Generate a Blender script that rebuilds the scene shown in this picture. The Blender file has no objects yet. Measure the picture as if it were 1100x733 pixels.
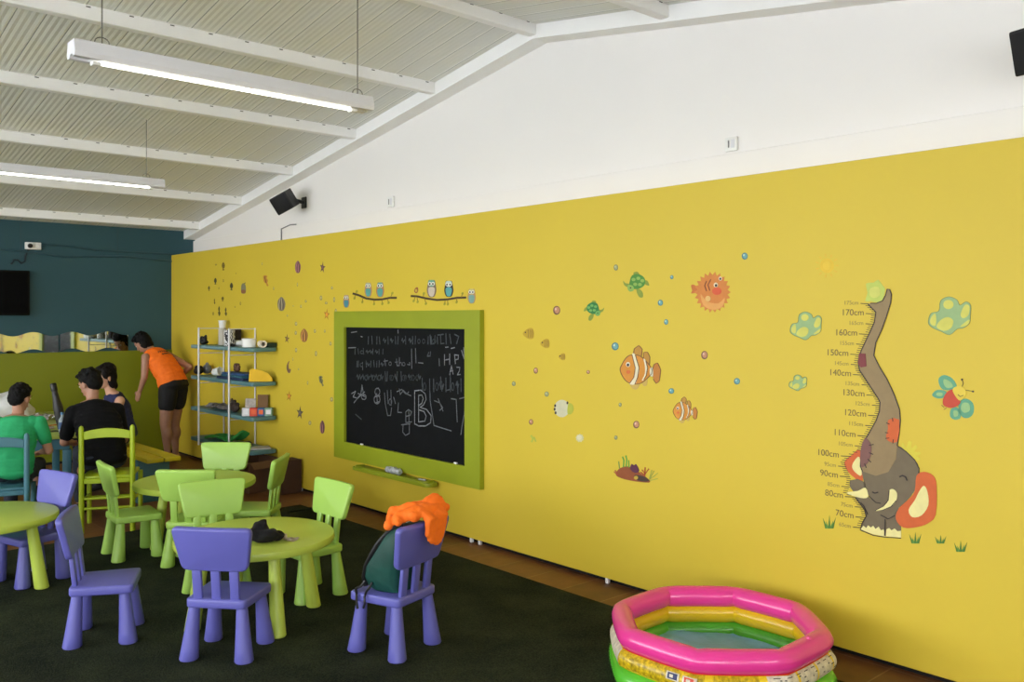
import bpy, bmesh, math, random
from mathutils import Vector, Matrix, noise
random.seed(7)
PI = math.pi
sc = bpy.context.scene
COL = sc.collection

# ------------------------------------------------------------------ camera geometry (1100 x 733)
F, CX, HY, EYE = 942.0, 550.0, 341.0, 1.74
TH = math.atan2(845, 942); SN, CS = math.sin(TH), math.cos(TH)
WX = 4.28            # face of the yellow wall
BY = 11.35           # back wall
def W(x, y):
    """photograph pixel -> (Y, Z) on the yellow wall"""
    r = (x-CX)/F; t = WX/(r*CS+SN)
    return ((-r*SN+CS)*t, EYE-(y-HY)/F*t)

def ray(x, y):
    r_ = (x-CX)/F; return Vector((r_*CS+SN, -r_*SN+CS, -(y-HY)/F))
def onY(x, y, Y):
    d = ray(x, y); t = Y/d.y; return Vector((d.x*t, Y, EYE+d.z*t))
def onX(x, y, X):
    d = ray(x, y); t = X/d.x; return Vector((X, d.y*t, EYE+d.z*t))
def onZ(x, y, Z=0.):
    d = ray(x, y); t = (Z-EYE)/d.z; return Vector((d.x*t, d.y*t, Z))

# ------------------------------------------------------------------ materials
def lin(c):
    return tuple(((v/255)/12.92 if v/255 <= .04045 else ((v/255+.055)/1.055)**2.4) for v in c)
MATS = {}
def mat(name, rgb, rough=.5, metal=0., spec=.5, var=.0, scale=8., bump=0., bscale=60., emit=0., coat=0., sheen=0.):
    if name in MATS: return MATS[name]
    m = bpy.data.materials.new(name); m.use_nodes = True
    nt = m.node_tree; b = nt.nodes['Principled BSDF']
    c = lin(rgb)
    b.inputs['Base Color'].default_value = (*c, 1)
    b.inputs['Roughness'].default_value = rough
    b.inputs['Metallic'].default_value = metal
    b.inputs['Specular IOR Level'].default_value = spec
    b.inputs['Coat Weight'].default_value = coat
    b.inputs['Sheen Weight'].default_value = sheen
    if emit:
        b.inputs['Emission Color'].default_value = (*c, 1); b.inputs['Emission Strength'].default_value = emit
    tc = nt.nodes.new('ShaderNodeTexCoord')
    if var:
        n = nt.nodes.new('ShaderNodeTexNoise'); n.inputs['Scale'].default_value = scale; n.inputs['Detail'].default_value = 4
        r = nt.nodes.new('ShaderNodeValToRGB')
        r.color_ramp.elements[0].position = .3; r.color_ramp.elements[1].position = .7
        r.color_ramp.elements[0].color = (*[v*(1-var) for v in c], 1); r.color_ramp.elements[1].color = (*[min(1, v*(1+var)) for v in c], 1)
        nt.links.new(tc.outputs['Object'], n.inputs['Vector']); nt.links.new(n.outputs['Fac'], r.inputs['Fac'])
        nt.links.new(r.outputs['Color'], b.inputs['Base Color'])
    if bump:
        n2 = nt.nodes.new('ShaderNodeTexNoise'); n2.inputs['Scale'].default_value = bscale; n2.inputs['Detail'].default_value = 3
        bp = nt.nodes.new('ShaderNodeBump'); bp.inputs['Strength'].default_value = bump; bp.inputs['Distance'].default_value = .01
        nt.links.new(tc.outputs['Object'], n2.inputs['Vector']); nt.links.new(n2.outputs['Fac'], bp.inputs['Height'])
        nt.links.new(bp.outputs['Normal'], b.inputs['Normal'])
    MATS[name] = m
    return m
def nodes(m): return m.node_tree, m.node_tree.nodes['Principled BSDF']

M_yellow = mat('yellow_paint', (213, 187, 52), .55, var=.025, scale=.8, bump=.03, bscale=90)
M_white = mat('white_paint', (238, 235, 231), .6, var=.012, scale=1.2)
M_beam = mat('white_gloss_paint', (246, 245, 243), .45, var=.02, scale=3)
M_teal = mat('teal_paint', (38, 78, 87), .6, var=.03, scale=2)
M_tealdark = mat('teal_cable_paint', (42, 76, 84), .6)
M_olive = mat('lime_wall_paint', (120, 127, 6), .5, var=.03, scale=2)
M_black = mat('black_plastic', (13, 13, 15), .45, var=.1, scale=9)
M_gap = mat('dark_void', (16, 13, 12), .9, var=.1, scale=9)
M_lime = mat('lime_plastic', (184, 204, 80), .38, var=.02, scale=5)
M_green = mat('green_plastic', (160, 199, 90), .38, var=.02, scale=5)
M_purple = mat('purple_plastic', (96, 96, 174), .4, var=.02, scale=5)
M_limewood = mat('lime_painted_wood', (160, 180, 26), .4, var=.05, scale=12)
M_tealwood = mat('teal_painted_wood', (58, 108, 122), .45, var=.05, scale=12)
M_yellowwood = mat('yellow_painted_wood', (196, 178, 22), .45, var=.05, scale=9)
M_frame = mat('lime_painted_board', (148, 158, 30), .42, var=.03, scale=4)
M_chalk = mat('chalk', (186, 188, 190), .9, var=.15, scale=120)
M_chalkfaint = mat('chalk_faint', (84, 90, 94), .9, var=.25, scale=90)
M_blackboard = mat('blackboard_slate', (9, 11, 14), .6, spec=.18, var=.3, scale=6)
M_whiteplastic = mat('white_plastic', (236, 236, 232), .35, var=.01, scale=6)
M_metalwhite = mat('white_enamel', (222, 222, 226), .35, var=.01, scale=6)
M_tube = mat('lit_tube', (255, 252, 240), .4, emit=7.0)
M_steel = mat('steel_wire', (120, 116, 108), .4, metal=.8, var=.05, scale=40)
M_mirror = mat('mirror_glass', (226, 232, 230), .03, metal=1., var=.005, scale=2)
M_shelf = mat('teal_shelf_board', (86, 126, 130), .45, var=.05, scale=10)
M_skin = mat('skin', (168, 122, 98), .5, var=.05, scale=20)
M_skinlight = mat('skin_light', (206, 158, 132), .5, var=.04, scale=20)
M_hair = mat('dark_hair', (9, 8, 8), .7, spec=.2, var=.3, scale=60, bump=.4, bscale=160)
M_hairbrown = mat('brown_hair', (16, 11, 10), .7, spec=.2, var=.3, scale=60, bump=.4, bscale=160)
M_teegreen = mat('green_cotton', (30, 150, 92), .85, var=.06, scale=14, bump=.15, bscale=40)
M_teeblack = mat('black_cotton', (13, 13, 15), .9, spec=.2, var=.1, scale=14, bump=.15, bscale=40)
M_navy = mat('navy_cotton', (32, 36, 76), .85, var=.08, scale=14, bump=.15, bscale=40)
M_vest = mat('orange_mesh_fabric', (255, 116, 16), .75, var=.08, scale=26, bump=.6, bscale=32)
M_shorts = mat('black_jersey', (12, 12, 14), .8, var=.1, scale=14)
M_denim = mat('dark_denim', (30, 36, 50), .85, var=.1, scale=20)
M_shoe = mat('dark_shoe', (34, 32, 34), .6, var=.1, scale=20)
M_eye = mat('eye_white', (220, 214, 206), .3, var=.01); M_iris = mat('eye_iris', (30, 20, 14), .3, var=.05); M_lip = mat('lips', (150, 84, 76), .5, var=.03)

# carpet: dark green artificial turf
M_carpet = mat('turf_carpet', (34, 40, 26), .95, spec=.1)
nt, b = nodes(M_carpet)
tc = nt.nodes.new('ShaderNodeTexCoord')
n1 = nt.nodes.new('ShaderNodeTexNoise'); n1.inputs['Scale'].default_value = 130; n1.inputs['Detail'].default_value = 5
n2 = nt.nodes.new('ShaderNodeTexNoise'); n2.inputs['Scale'].default_value = 3.0; n2.inputs['Detail'].default_value = 4
mx = nt.nodes.new('ShaderNodeMath'); mx.operation = 'MULTIPLY_ADD'; mx.inputs[1].default_value = .7
r = nt.nodes.new('ShaderNodeValToRGB'); r.color_ramp.elements[0].position = .42; r.color_ramp.elements[1].position = .85
r.color_ramp.elements[0].color = (*lin((18, 23, 17)), 1); r.color_ramp.elements[1].color = (*lin((64, 71, 48)), 1)
n2m = nt.nodes.new('ShaderNodeMath'); n2m.operation = 'MULTIPLY'; n2m.inputs[1].default_value = .45
bp = nt.nodes.new('ShaderNodeBump'); bp.inputs['Strength'].default_value = .8; bp.inputs['Distance'].default_value = .02
for nn in (n1, n2): nt.links.new(tc.outputs['Object'], nn.inputs['Vector'])
nt.links.new(n1.outputs['Fac'], mx.inputs[0]); nt.links.new(n2.outputs['Fac'], n2m.inputs[0]); nt.links.new(n2m.outputs[0], mx.inputs[2])
nt.links.new(mx.outputs[0], r.inputs['Fac']); nt.links.new(r.outputs['Color'], b.inputs['Base Color'])
nt.links.new(n1.outputs['Fac'], bp.inputs['Height']); nt.links.new(bp.outputs['Normal'], b.inputs['Normal'])

# floor: terracotta tiles with pale joints
M_floor = mat('terracotta_tile', (120, 78, 44), .45)
nt, b = nodes(M_floor)
tc = nt.nodes.new('ShaderNodeTexCoord'); br = nt.nodes.new('ShaderNodeTexBrick')
br.offset = 0; br.inputs['Scale'].default_value = 1; br.inputs['Brick Width'].default_value = .33; br.inputs['Row Height'].default_value = .33
br.inputs['Mortar Size'].default_value = .004
br.inputs['Color1'].default_value = (*lin((136, 86, 46)), 1); br.inputs['Color2'].default_value = (*lin((112, 72, 40)), 1); br.inputs['Mortar'].default_value = (*lin((150, 116, 82)), 1)
nz = nt.nodes.new('ShaderNodeTexNoise'); nz.inputs['Scale'].default_value = 9; nz.inputs['Detail'].default_value = 6
mxc = nt.nodes.new('ShaderNodeMix'); mxc.data_type = 'RGBA'; mxc.blend_type = 'MULTIPLY'; mxc.inputs['Factor'].default_value = .6
rp = nt.nodes.new('ShaderNodeValToRGB'); rp.color_ramp.elements[0].position = .3; rp.color_ramp.elements[1].position = .7; rp.color_ramp.elements[0].color = (.45, .45, .45, 1)
nt.links.new(tc.outputs['Object'], br.inputs['Vector']); nt.links.new(tc.outputs['Object'], nz.inputs['Vector'])
nt.links.new(nz.outputs['Fac'], rp.inputs['Fac']); nt.links.new(br.outputs['Color'], mxc.inputs['A']); nt.links.new(rp.outputs['Color'], mxc.inputs['B'])
nt.links.new(mxc.outputs['Result'], b.inputs['Base Color'])

# ceiling: ribbed metal sheet, pale joint lines every 24.5 cm, fine ribs between
M_ceil = mat('ribbed_metal_ceiling', (182, 184, 174), .45)
nt, b = nodes(M_ceil)
tc = nt.nodes.new('ShaderNodeTexCoord'); sx = nt.nodes.new('ShaderNodeSeparateXYZ'); nt.links.new(tc.outputs['Object'], sx.inputs[0])
def mth(op, a, v=None, c=None):
    n = nt.nodes.new('ShaderNodeMath'); n.operation = op
    for i, q in enumerate((a, v, c)):
        if q is None: continue
        if isinstance(q, (int, float)): n.inputs[i].default_value = q
        else: nt.links.new(q, n.inputs[i])
    return n.outputs[0]
per = mth('FRACT', mth('MULTIPLY', sx.outputs['X'], 1/.168))
line = mth('LESS_THAN', per, .085)
edge = mth('MULTIPLY', mth('GREATER_THAN', per, .085), mth('LESS_THAN', per, .125))
rib = mth('ABSOLUTE', mth('SUBTRACT', mth('FRACT', mth('MULTIPLY', sx.outputs['X'], 1/.042)), .5))
nz = nt.nodes.new('ShaderNodeTexNoise'); nz.inputs['Scale'].default_value = 1.1; nz.inputs['Detail'].default_value = 3
nt.links.new(tc.outputs['Object'], nz.inputs['Vector'])
rp = nt.nodes.new('ShaderNodeValToRGB'); rp.color_ramp.elements[0].position = .35; rp.color_ramp.elements[1].position = .65
rp.color_ramp.elements[0].color = (*lin((224, 226, 224)), 1); rp.color_ramp.elements[1].color = (*lin((230, 229, 217)), 1)
nt.links.new(nz.outputs['Fac'], rp.inputs['Fac'])
m1 = nt.nodes.new('ShaderNodeMix'); m1.data_type = 'RGBA'; nt.links.new(line, m1.inputs['Factor']); nt.links.new(rp.outputs['Color'], m1.inputs['A']); m1.inputs['B'].default_value = (*lin((246, 246, 240)), 1)
m2 = nt.nodes.new('ShaderNodeMix'); m2.data_type = 'RGBA'; nt.links.new(edge, m2.inputs['Factor']); nt.links.new(m1.outputs['Result'], m2.inputs['A']); m2.inputs['B'].default_value = (*lin((168, 170, 166)), 1)
nt.links.new(m2.outputs['Result'], b.inputs['Base Color'])
bp = nt.nodes.new('ShaderNodeBump'); bp.inputs['Strength'].default_value = .35; bp.inputs['Distance'].default_value = .012
nt.links.new(mth('ADD', rib, mth('MULTIPLY', line, .8)), bp.inputs['Height']); nt.links.new(bp.outputs['Normal'], b.inputs['Normal'])

# ------------------------------------------------------------------ mesh helpers
def link(o, parent=None):
    COL.objects.link(o)
    if parent is not None: o.parent = parent
    return o
def obj(name, bm, m, parent=None, loc=None, rot=None, smooth=True, angle=40):
    bmesh.ops.recalc_face_normals(bm, faces=bm.faces)
    me = bpy.data.meshes.new(name); bm.to_mesh(me); bm.free()
    for x in (m if isinstance(m, (list, tuple)) else [m]): me.materials.append(x)
    if smooth:
        me.polygons.foreach_set('use_smooth', [True]*len(me.polygons))
        me.set_sharp_from_angle(angle=math.radians(angle))
    o = bpy.data.objects.new(name, me)
    if loc is not None: o.location = loc
    if rot is not None: o.rotation_euler = rot
    return link(o, parent)
def tag(o, label, cat=None, group=None):
    o['label'] = label
    if cat: o['category'] = cat
    if group: o['group'] = group
    return o
def thing(name, label, cat, loc=(0, 0, 0), rz=0., group=None):
    o = bpy.data.objects.new(name, None); o.empty_display_size = .1
    o.location = loc; o.rotation_euler = (0, 0, rz); link(o)
    return tag(o, label, cat, group)
def struct(name, bm, m, **k):
    o = obj(name, bm, m, **k); o['kind'] = 'structure'; return o
def NB(): return bmesh.new()
def setmi(bm, n0, mi):
    if mi:
        bm.faces.ensure_lookup_table()
        for f in bm.faces[n0:]: f.material_index = mi
def box(bm, lo, hi, bev=0., seg=2, mi=0, rot=None):
    t = NB(); bmesh.ops.create_cube(t, size=1)
    lo, hi = Vector(lo), Vector(hi); c = (lo+hi)/2; s = hi-lo
    for v in t.verts: v.co = Vector((v.co.x*s.x, v.co.y*s.y, v.co.z*s.z))
    if bev: bmesh.ops.bevel(t, geom=list(t.edges), offset=bev, segments=seg, profile=.5, affect='EDGES')
    M = Matrix.Translation(c) @ (rot.to_4x4() if rot is not None else Matrix())
    t.transform(M); merge(bm, t, mi)
def merge(bm, t, mi=0):
    if mi:
        for f in t.faces: f.material_index = mi
    me = bpy.data.meshes.new('tmp'); t.to_mesh(me); t.free(); bm.from_mesh(me); bpy.data.meshes.remove(me)
def frame_of(d):
    d = d.normalized(); a = Vector((0, 0, 1)) if abs(d.z) < .9 else Vector((1, 0, 0))
    u = d.cross(a).normalized(); return u, d.cross(u).normalized()
def tube(bm, pts, r, seg=10, mi=0, cap=True, closed=False):
    pts = [Vector(p) for p in pts]; n = len(pts); rs = r if isinstance(r, (list, tuple)) else [r]*n
    rings = []; u = None
    for i, p in enumerate(pts):
        if closed: d = pts[(i+1) % n]-pts[i-1]
        else: d = pts[min(i+1, n-1)]-pts[max(i-1, 0)]
        d.normalize()
        if u is None: u, _ = frame_of(d)
        u = (u-d*u.dot(d)).normalized(); v = d.cross(u)
        rings.append([bm.verts.new(p+(u*math.cos(2*PI*k/seg)+v*math.sin(2*PI*k/seg))*rs[i]) for k in range(seg)])
    for i in range(n if closed else n-1):
        A, B = rings[i], rings[(i+1) % n]
        for k in range(seg):
            f = bm.faces.new((A[k], A[(k+1) % seg], B[(k+1) % seg], B[k])); f.material_index = mi
    if cap and not closed:
        bm.faces.new(rings[0]).material_index = mi; bm.faces.new(rings[-1]).material_index = mi
def lathe(bm, prof, c=(0, 0, 0), seg=32, mi=0, M=None):
    """prof: list of (r, z)"""
    c = Vector(c); rings = []
    for r, z in prof:
        if r < 1e-6: rings.append([bm.verts.new(Vector((0, 0, z)))])
        else: rings.append([bm.verts.new(Vector((r*math.cos(2*PI*k/seg), r*math.sin(2*PI*k/seg), z))) for k in range(seg)])
    for A, B in zip(rings, rings[1:]):
        for k in range(seg):
            a = [A[k % len(A)], A[(k+1) % seg % len(A)], B[(k+1) % seg % len(B)], B[k % len(B)]]
            q = []
            for v in a:
                if v not in q: q.append(v)
            if len(q) > 2: bm.faces.new(q).material_index = mi
    for R, flip in ((rings[0], 1), (rings[-1], 0)):
        if len(R) > 1: bm.faces.new(R).material_index = mi
    T = Matrix.Translation(c) @ (M if M is not None else Matrix())
    for ring in rings:
        for v in ring: v.co = T @ v.co
def rrect(w0, w1, h, r, n=5):
    """rounded trapezoid, bottom width w0, top width w1, from y=0 to h"""
    pts = [(-w0/2, 0), (w0/2, 0), (w1/2, h), (-w1/2, h)]; return roundpoly(pts, r, n)
def roundpoly(pts, r, n=5):
    out = []; N = len(pts)
    for i in range(N):
        p, a, b_ = Vector(pts[i]), Vector(pts[i-1]), Vector(pts[(i+1) % N])
        u, v = (a-p).normalized(), (b_-p).normalized()
        s, e = p+u*r, p+v*r
        for k in range(n+1):
            t = k/n; out.append(tuple((1-t)**2*s+2*t*(1-t)*p+t*t*e))
    return out
def prism(bm, pts, depth, M=None, bev=0., seg=3, mi=0):
    """polygon pts in local xy, extruded 0..depth along z, then M"""
    t = NB(); vs = [t.verts.new((x, y, 0)) for x, y in pts]; f = t.faces.new(vs)
    ex = bmesh.ops.extrude_face_region(t, geom=[f]); 
    bmesh.ops.translate(t, verts=[v for v in ex['geom'] if isinstance(v, bmesh.types.BMVert)], vec=(0, 0, depth))
    if bev:
        es = [e for e in t.edges if abs(e.verts[0].co.z-e.verts[1].co.z) < 1e-7]
        bmesh.ops.bevel(t, geom=es, offset=bev, segments=seg, profile=.5, affect='EDGES')
    bmesh.ops.recalc_face_normals(t, faces=t.faces)
    if M is not None: t.transform(M)
    merge(bm, t, mi)
def basis(x, y, z, o):
    return Matrix(((x[0], y[0], z[0], o[0]), (x[1], y[1], z[1], o[1]), (x[2], y[2], z[2], o[2]), (0, 0, 0, 1)))
def ellipsoid(bm, c, r, R=None, seg=20, rings=12, mi=0):
    t = NB(); bmesh.ops.create_uvsphere(t, u_segments=seg, v_segments=rings, radius=1)
    t.transform(Matrix.Translation(Vector(c)) @ (R.to_4x4() if R is not None else Matrix()) @ Matrix.Diagonal((*r, 1))); merge(bm, t, mi)
def capsule(bm, a, b_, ra, rb, seg=14):
    a, b_ = Vector(a), Vector(b_); d = b_-a; L = d.length
    u, v = frame_of(d); M = basis(u, v, d.normalized(), a)
    if M.determinant() < 0: M = basis(-u, v, d.normalized(), a)
    prof = [(0, -ra)]+[(ra*math.cos(t), ra*math.sin(t)) for t in (-1.2, -.8, -.4, 0)]
    prof += [(rb*math.cos(t), L+rb*math.sin(t)) for t in (0, .4, .8, 1.2)]+[(0, L+rb)]
    t = NB(); lathe(t, prof, seg=seg); t.transform(M); merge(bm, t)
def blob(name, bm, voxel, m, parent=None, it=4, disp=None):
    """fuse overlapping closed shapes into one continuous skin"""
    me = bpy.data.meshes.new('tmp'); bm.to_mesh(me); bm.free()
    o = bpy.data.objects.new('tmp', me); COL.objects.link(o)
    md = o.modifiers.new('r', 'REMESH'); md.mode = 'VOXEL'; md.voxel_size = voxel
    if it:
        s = o.modifiers.new('s', 'SMOOTH'); s.iterations = it; s.factor = .5
    dg = bpy.context.evaluated_depsgraph_get(); dg.update()
    me2 = bpy.data.meshes.new_from_object(o.evaluated_get(dg), depsgraph=dg)
    bpy.data.objects.remove(o); bpy.data.meshes.remove(me)
    if disp:
        for v in me2.vertices: v.co = disp(v.co)
    me2.name = name; me2.materials.clear()
    me2.materials.append(m); me2.polygons.foreach_set('use_smooth', [True]*len(me2.polygons))
    return link(bpy.data.objects.new(name, me2), parent)
def dup(root, label, loc, rz, m=None, group=None):
    r_ = root.copy(); COL.objects.link(r_); r_.location = loc; r_.rotation_euler = (0, 0, rz); r_['label'] = label
    if group: r_['group'] = group
    for ch in root.children:
        c = ch.copy(); COL.objects.link(c); c.parent = r_
        if m is not None: c.data = recol(ch.data, m)
    return r_
RC = {}
def recol(me, m):
    k = (me.name, m.name)
    if k not in RC:
        n = me.copy(); n.materials[0] = m; RC[k] = n
    return RC[k]

# ------------------------------------------------------------------ the room
RIDGE_Y, RIDGE_Z, SL, SR = 4.72, 3.905, .1575, .15
XL, XR, YF = -4.6, 4.59, -3.2
def ceil_z(y): return RIDGE_Z-SL*(y-RIDGE_Y) if y > RIDGE_Y else RIDGE_Z-SR*(RIDGE_Y-y)
bm = NB(); box(bm, (XL-.1, YF-.1, -.08), (XR+.2, BY+.2, 0)); struct('floor', bm, M_floor)
bm = NB(); box(bm, (-40, -40, -.3), (40, 40, -.1)); o = struct('ground_bounce', bm, mat('pale_bounce', (226, 230, 234), .8, var=.05, scale=2))  # unseen pale ground, added to bounce daylight up to the ceiling
bm = NB()
for y0, y1 in ((YF-.1, RIDGE_Y), (RIDGE_Y, BY+.2)):
    v = [bm.verts.new(p) for p in ((XL-.1, y0, ceil_z(y0)), (XR+.2, y0, ceil_z(y0)), (XR+.2, y1, ceil_z(y1)), (XL-.1, y1, ceil_z(y1)))]
    w = [bm.verts.new(q.co+Vector((0, 0, .05))) for q in v]
    bm.faces.new(v); bm.faces.new(w)
    for k in range(4): bm.faces.new((v[k], v[(k+1) % 4], w[(k+1) % 4], w[k]))
struct('ceiling', bm, M_ceil, smooth=False)
# white wall above/behind the yellow panelling: a lower band and, above 2.74 m, a face set back a little
def gable(bm, x0, x1, z0):
    pts = [(YF, z0), (BY, z0), (BY, ceil_z(BY)+.03), (RIDGE_Y, RIDGE_Z+.03), (YF, ceil_z(YF)+.03)]
    prism(bm, pts, x1-x0, basis((0, 1, 0), (0, 0, 1), (1, 0, 0), (x0, 0, 0)))
bm = NB(); gable(bm, XR, XR+.12, 2.74); box(bm, (XR-.025, YF, 0), (XR+.12, BY, 2.74), .004, 1); struct('wall_right', bm, M_white, smooth=False)
bm = NB(); box(bm, (WX, YF, .035), (XR-.027, BY, 2.54), .004, 1); struct('wall_right_panelling', bm, M_yellow, smooth=False)
bm = NB(); box(bm, (WX+.05, YF, 0), (WX+.2, BY, .034)); struct('panel_gap_shade', bm, M_gap, smooth=False)  # shade of the open gap under the panelling, put in as a near-black strip
bm = NB()
for x_, y_ in ((322, 528), (436, 563), (505, 586.5), (514, 589.5), (651, 631)):
    yy = onX(x_, y_, WX).y; box(bm, (WX+.004, yy-.012, .0), (WX+.03, yy+.012, .036), .003, 1)
struct('trim_2', bm, M_white, smooth=False)
# back wall, lime dado
bm = NB(); box(bm, (XL, BY, 0), (XR+.15, BY+.15, ceil_z(BY)+.04)); struct('wall_back', bm, M_teal, smooth=False)
bm = NB(); box(bm, (XL, BY-.03, .03), (WX-.004, BY-.001, 1.325), .004, 1); struct('wall_back_dado', bm, M_olive, smooth=False)
bm = NB(); box(bm, (XL, BY-.02, 0), (WX-.004, BY-.002, .029)); struct('baseboard_back', bm, M_gap, smooth=False)
# faint vertical joints of the teal boards
bm = NB()
for x in (2.545, 3.62):
    box(bm, (x-.01, BY-.004, 2.42), (x+.01, BY-.0005, ceil_z(BY)))
struct('trim_1', bm, M_tealdark, smooth=False)
# left wall and rear wall with wide openings to daylight
def pierced(axis, at, a0, a1, zt, holes, name):
    bm = NB(); cur = a0
    def bx(p, q, z0, z1):
        if q-p < .01 or z1-z0 < .01: return
        if axis == 'x': box(bm, (at-.12, p, z0), (at, q, z1))
        else: box(bm, (p, at-.12, z0), (q, at, z1))
    for h0, h1, z0, z1 in holes:
        bx(cur, h0, 0, zt); bx(h0, h1, 0, z0); bx(h0, h1, z1, zt); cur = h1
    bx(cur, a1, 0, zt); struct(name, bm, M_white, smooth=False)
LH = [(-2.6, .6, 1.3, 2.7), (1., 4.6, .9, 3.25), (5., 10.6, .8, 3.05)]
pierced('x', XL, YF, BY, 3.3, LH, 'wall_left')
bm = NB(); pts = [(.9, 3.3), (8.6, 3.3), (RIDGE_Y, RIDGE_Z+.03)]
prism(bm, pts, .12, basis((0, 1, 0), (0, 0, 1), (1, 0, 0), (XL-.12, 0, 0))); struct('wall_left_gable', bm, M_white, smooth=False)
RH = [(-3.9, -.4, 1.0, 2.6), (.4, 2.7, 1.85, 2.68)]
pierced('y', YF, XL, XR+.1, 2.75, RH, 'wall_rear')
# purlins and gable beam
M_purl = M_beam
def purlin(y, n):
    z = ceil_z(y); bm = NB()
    box(bm, (XL, y-.035, z-.085), (4.452, y+.04, z+.02), .006, 1)
    # small dark fixings along the upper edge
    for k in range(34): 
        x = XL+.2+k*.265
        box(bm, (x, y-.038, z-.009), (x+.028, y-.0355, z-.003), mi=1)
    o = struct('ceiling_beam', bm, [M_purl, M_gap], smooth=False); return o
for i, y in enumerate((4.72, 5.955, 7.19, 8.43, 9.66, 10.88, 3.5, 2.27, 1.05, -.2, -1.4, -2.6)): purlin(y, i)
bm = NB()
for y0, y1 in ((YF, RIDGE_Y), (RIDGE_Y, BY-.002)):
    z0, z1 = ceil_z(y0), ceil_z(y1)
    pts = [(y0, z0-.105), (y1, z1-.105), (y1, z1+.02), (y0, z0+.02)]
    prism(bm, pts, XR-4.44-.001, basis((0, 1, 0), (0, 0, 1), (1, 0, 0), (4.44, 0, 0)))
struct('wall_right_beam', bm, M_beam, smooth=False)

# carpet
bm = NB()
x0, x1, y0, y1 = -3.2, 3.95, -1.5, 7.33
ng = 40
pts = [(x0, y0), (x1, y0), (x1, y1), (x0, y1)]
box(bm, (x0, y0, .0005), (x1, y1, .012), .003, 1)
# lifted far corner
prism(bm, [(0, 0), (.26, 0), (.26, .26)], .01, Matrix.Translation((x1-.26, y1-.25, .013)) @ Matrix.Rotation(math.radians(-7), 4, 'X'))
o = obj('carpet', bm, M_carpet, smooth=False); tag(o, 'dark green artificial turf carpet covering the tiled floor', 'carpet')

# ------------------------------------------------------------------ children's furniture
def make_chair(m):
    t = thing('child_chair', '', 'chair')
    bm = NB(); prism(bm, roundpoly([(-.155, -.158), (.165, -.175), (.165, .175), (-.155, .158)], .035), .048, Matrix.Translation((0, 0, .264)), .012); obj('seat', bm, m, t)
    ang = math.atan2(.045, .195)
    Mb = Matrix.Translation((-.148, 0, .460)) @ Matrix.Rotation(-ang, 4, 'Y') @ basis((0, 1, 0), (0, 0, 1), (1, 0, 0), (-.018, 0, 0))
    bm = NB(); prism(bm, rrect(.345, .425, .228, .036), .036, Mb, .011)
    bmesh.ops.subdivide_edges(bm, edges=[e for e in bm.edges if e.calc_length() > .12], cuts=6)
    for v in bm.verts: v.co.x += .35*v.co.y**2-.006
    obj('backrest', bm, m, t, angle=50)
    for y in (-.098, 0, .098):
        bm = NB(); box(bm, (-.012, -.025, 0), (.012, .025, .212), .009, 2)
        bm.transform(Matrix.Translation((-.127, y, .285)) @ Matrix.Rotation(-.11, 4, 'Y')); obj('back_post', bm, m, t)
    for sx in (-1, 1):
        for sy in (-1, 1):
            bm = NB(); top = Vector((sx*.115, sy*.125, .272)); bot = Vector((sx*.136, sy*.146, 0))
            n = 5; P = [(.003, 0)]+[(.047, .0), (.0485, .008)]+[(.0485-.0215*(k/n)**.85, .008+.27*k/n) for k in range(1, n+1)]
            lathe(bm, [(.044, 0.002), (.048, .008)]+P[3:], seg=24)
            for v in bm.verts:
                f = v.co.z/.272; v.co.x += bot.x+(top.x-bot.x)*f; v.co.y += bot.y+(top.y-bot.y)*f
            obj('leg', bm, m, t)
    return t
R = math.radians
CZ = .0125
GC, GP = 'green child chairs', 'purple child chairs'
A = make_chair(M_purple); A.location = (1.94, 4.365, CZ); A.rotation_euler = (0, 0, R(41.3))
tag(A, 'purple child chair, empty, its back to the camera, before the black cap', 'chair', GP)
dup(A, 'purple child chair holding a green backpack and an orange vest', (2.615, 3.835, CZ), R(106))
dup(A, 'purple child chair at front left turned side-on, its backrest in shade', (1.535, 5.02, CZ), R(-26))
dup(A, 'purple child chair pushed up to the leftmost round table, facing the camera side', (1.50, 6.42, CZ), R(196))
g = dup(A, 'green child chair right of the table with the black cap, backrest bright', (2.715, 4.93, CZ), R(183), M_green, GC)
dup(g, 'green child chair facing the camera behind the table with the black cap', (2.28, 5.285, CZ), R(257), None, GC)
dup(g, 'green child chair with its back to the camera in front of the far round table', (2.475, 6.11, CZ), R(48))
dup(g, 'green child chair standing left of the far round table, seen from the side', (2.21, 6.60, CZ), R(-4))
dup(g, 'green child chair facing the camera on the far side of the far round table', (2.99, 6.90, CZ), R(229))
dup(g, 'green child chair right of the far round table, dark back turned towards the yellow wall', (2.963, 6.18, CZ), R(138))

def make_table():
    t = thing('child_table', '', 'table')
    bm = NB(); r = .445
    lathe(bm, [(.2, .437), (r-.02, .437), (r-.006, .441), (r, .452), (r, .472), (r-.004, .481), (r-.014, .485), (0, .485)], seg=96); obj('tabletop', bm, M_lime, t)
    for k in range(4):
        a = R(45+90*k); top = Vector((.29*math.cos(a), .29*math.sin(a), .437)); bot = Vector((.355*math.cos(a), .355*math.sin(a), 0))
        bm = NB(); lathe(bm, [(.038, .002), (.043, .008), (.040, .1), (.036, .25), (.031, .437)], seg=24)
        for v in bm.verts:
            f = v.co.z/.437; v.co.x += bot.x+(top.x-bot.x)*f; v.co.y += bot.y+(top.y-bot.y)*f
        obj('leg', bm, M_lime, t)
    return t
T1P = Vector((2.262, 4.725, CZ))
T = make_table(); T.location = T1P; T.rotation_euler = (0, 0, R(39))
tag(T, 'lime round child table in front with a black cap and papers on it', 'table', 'lime round child tables')
T2 = dup(T, 'lime round child table at the back ringed by four green chairs', (2.68, 6.62, CZ), R(44))
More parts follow.
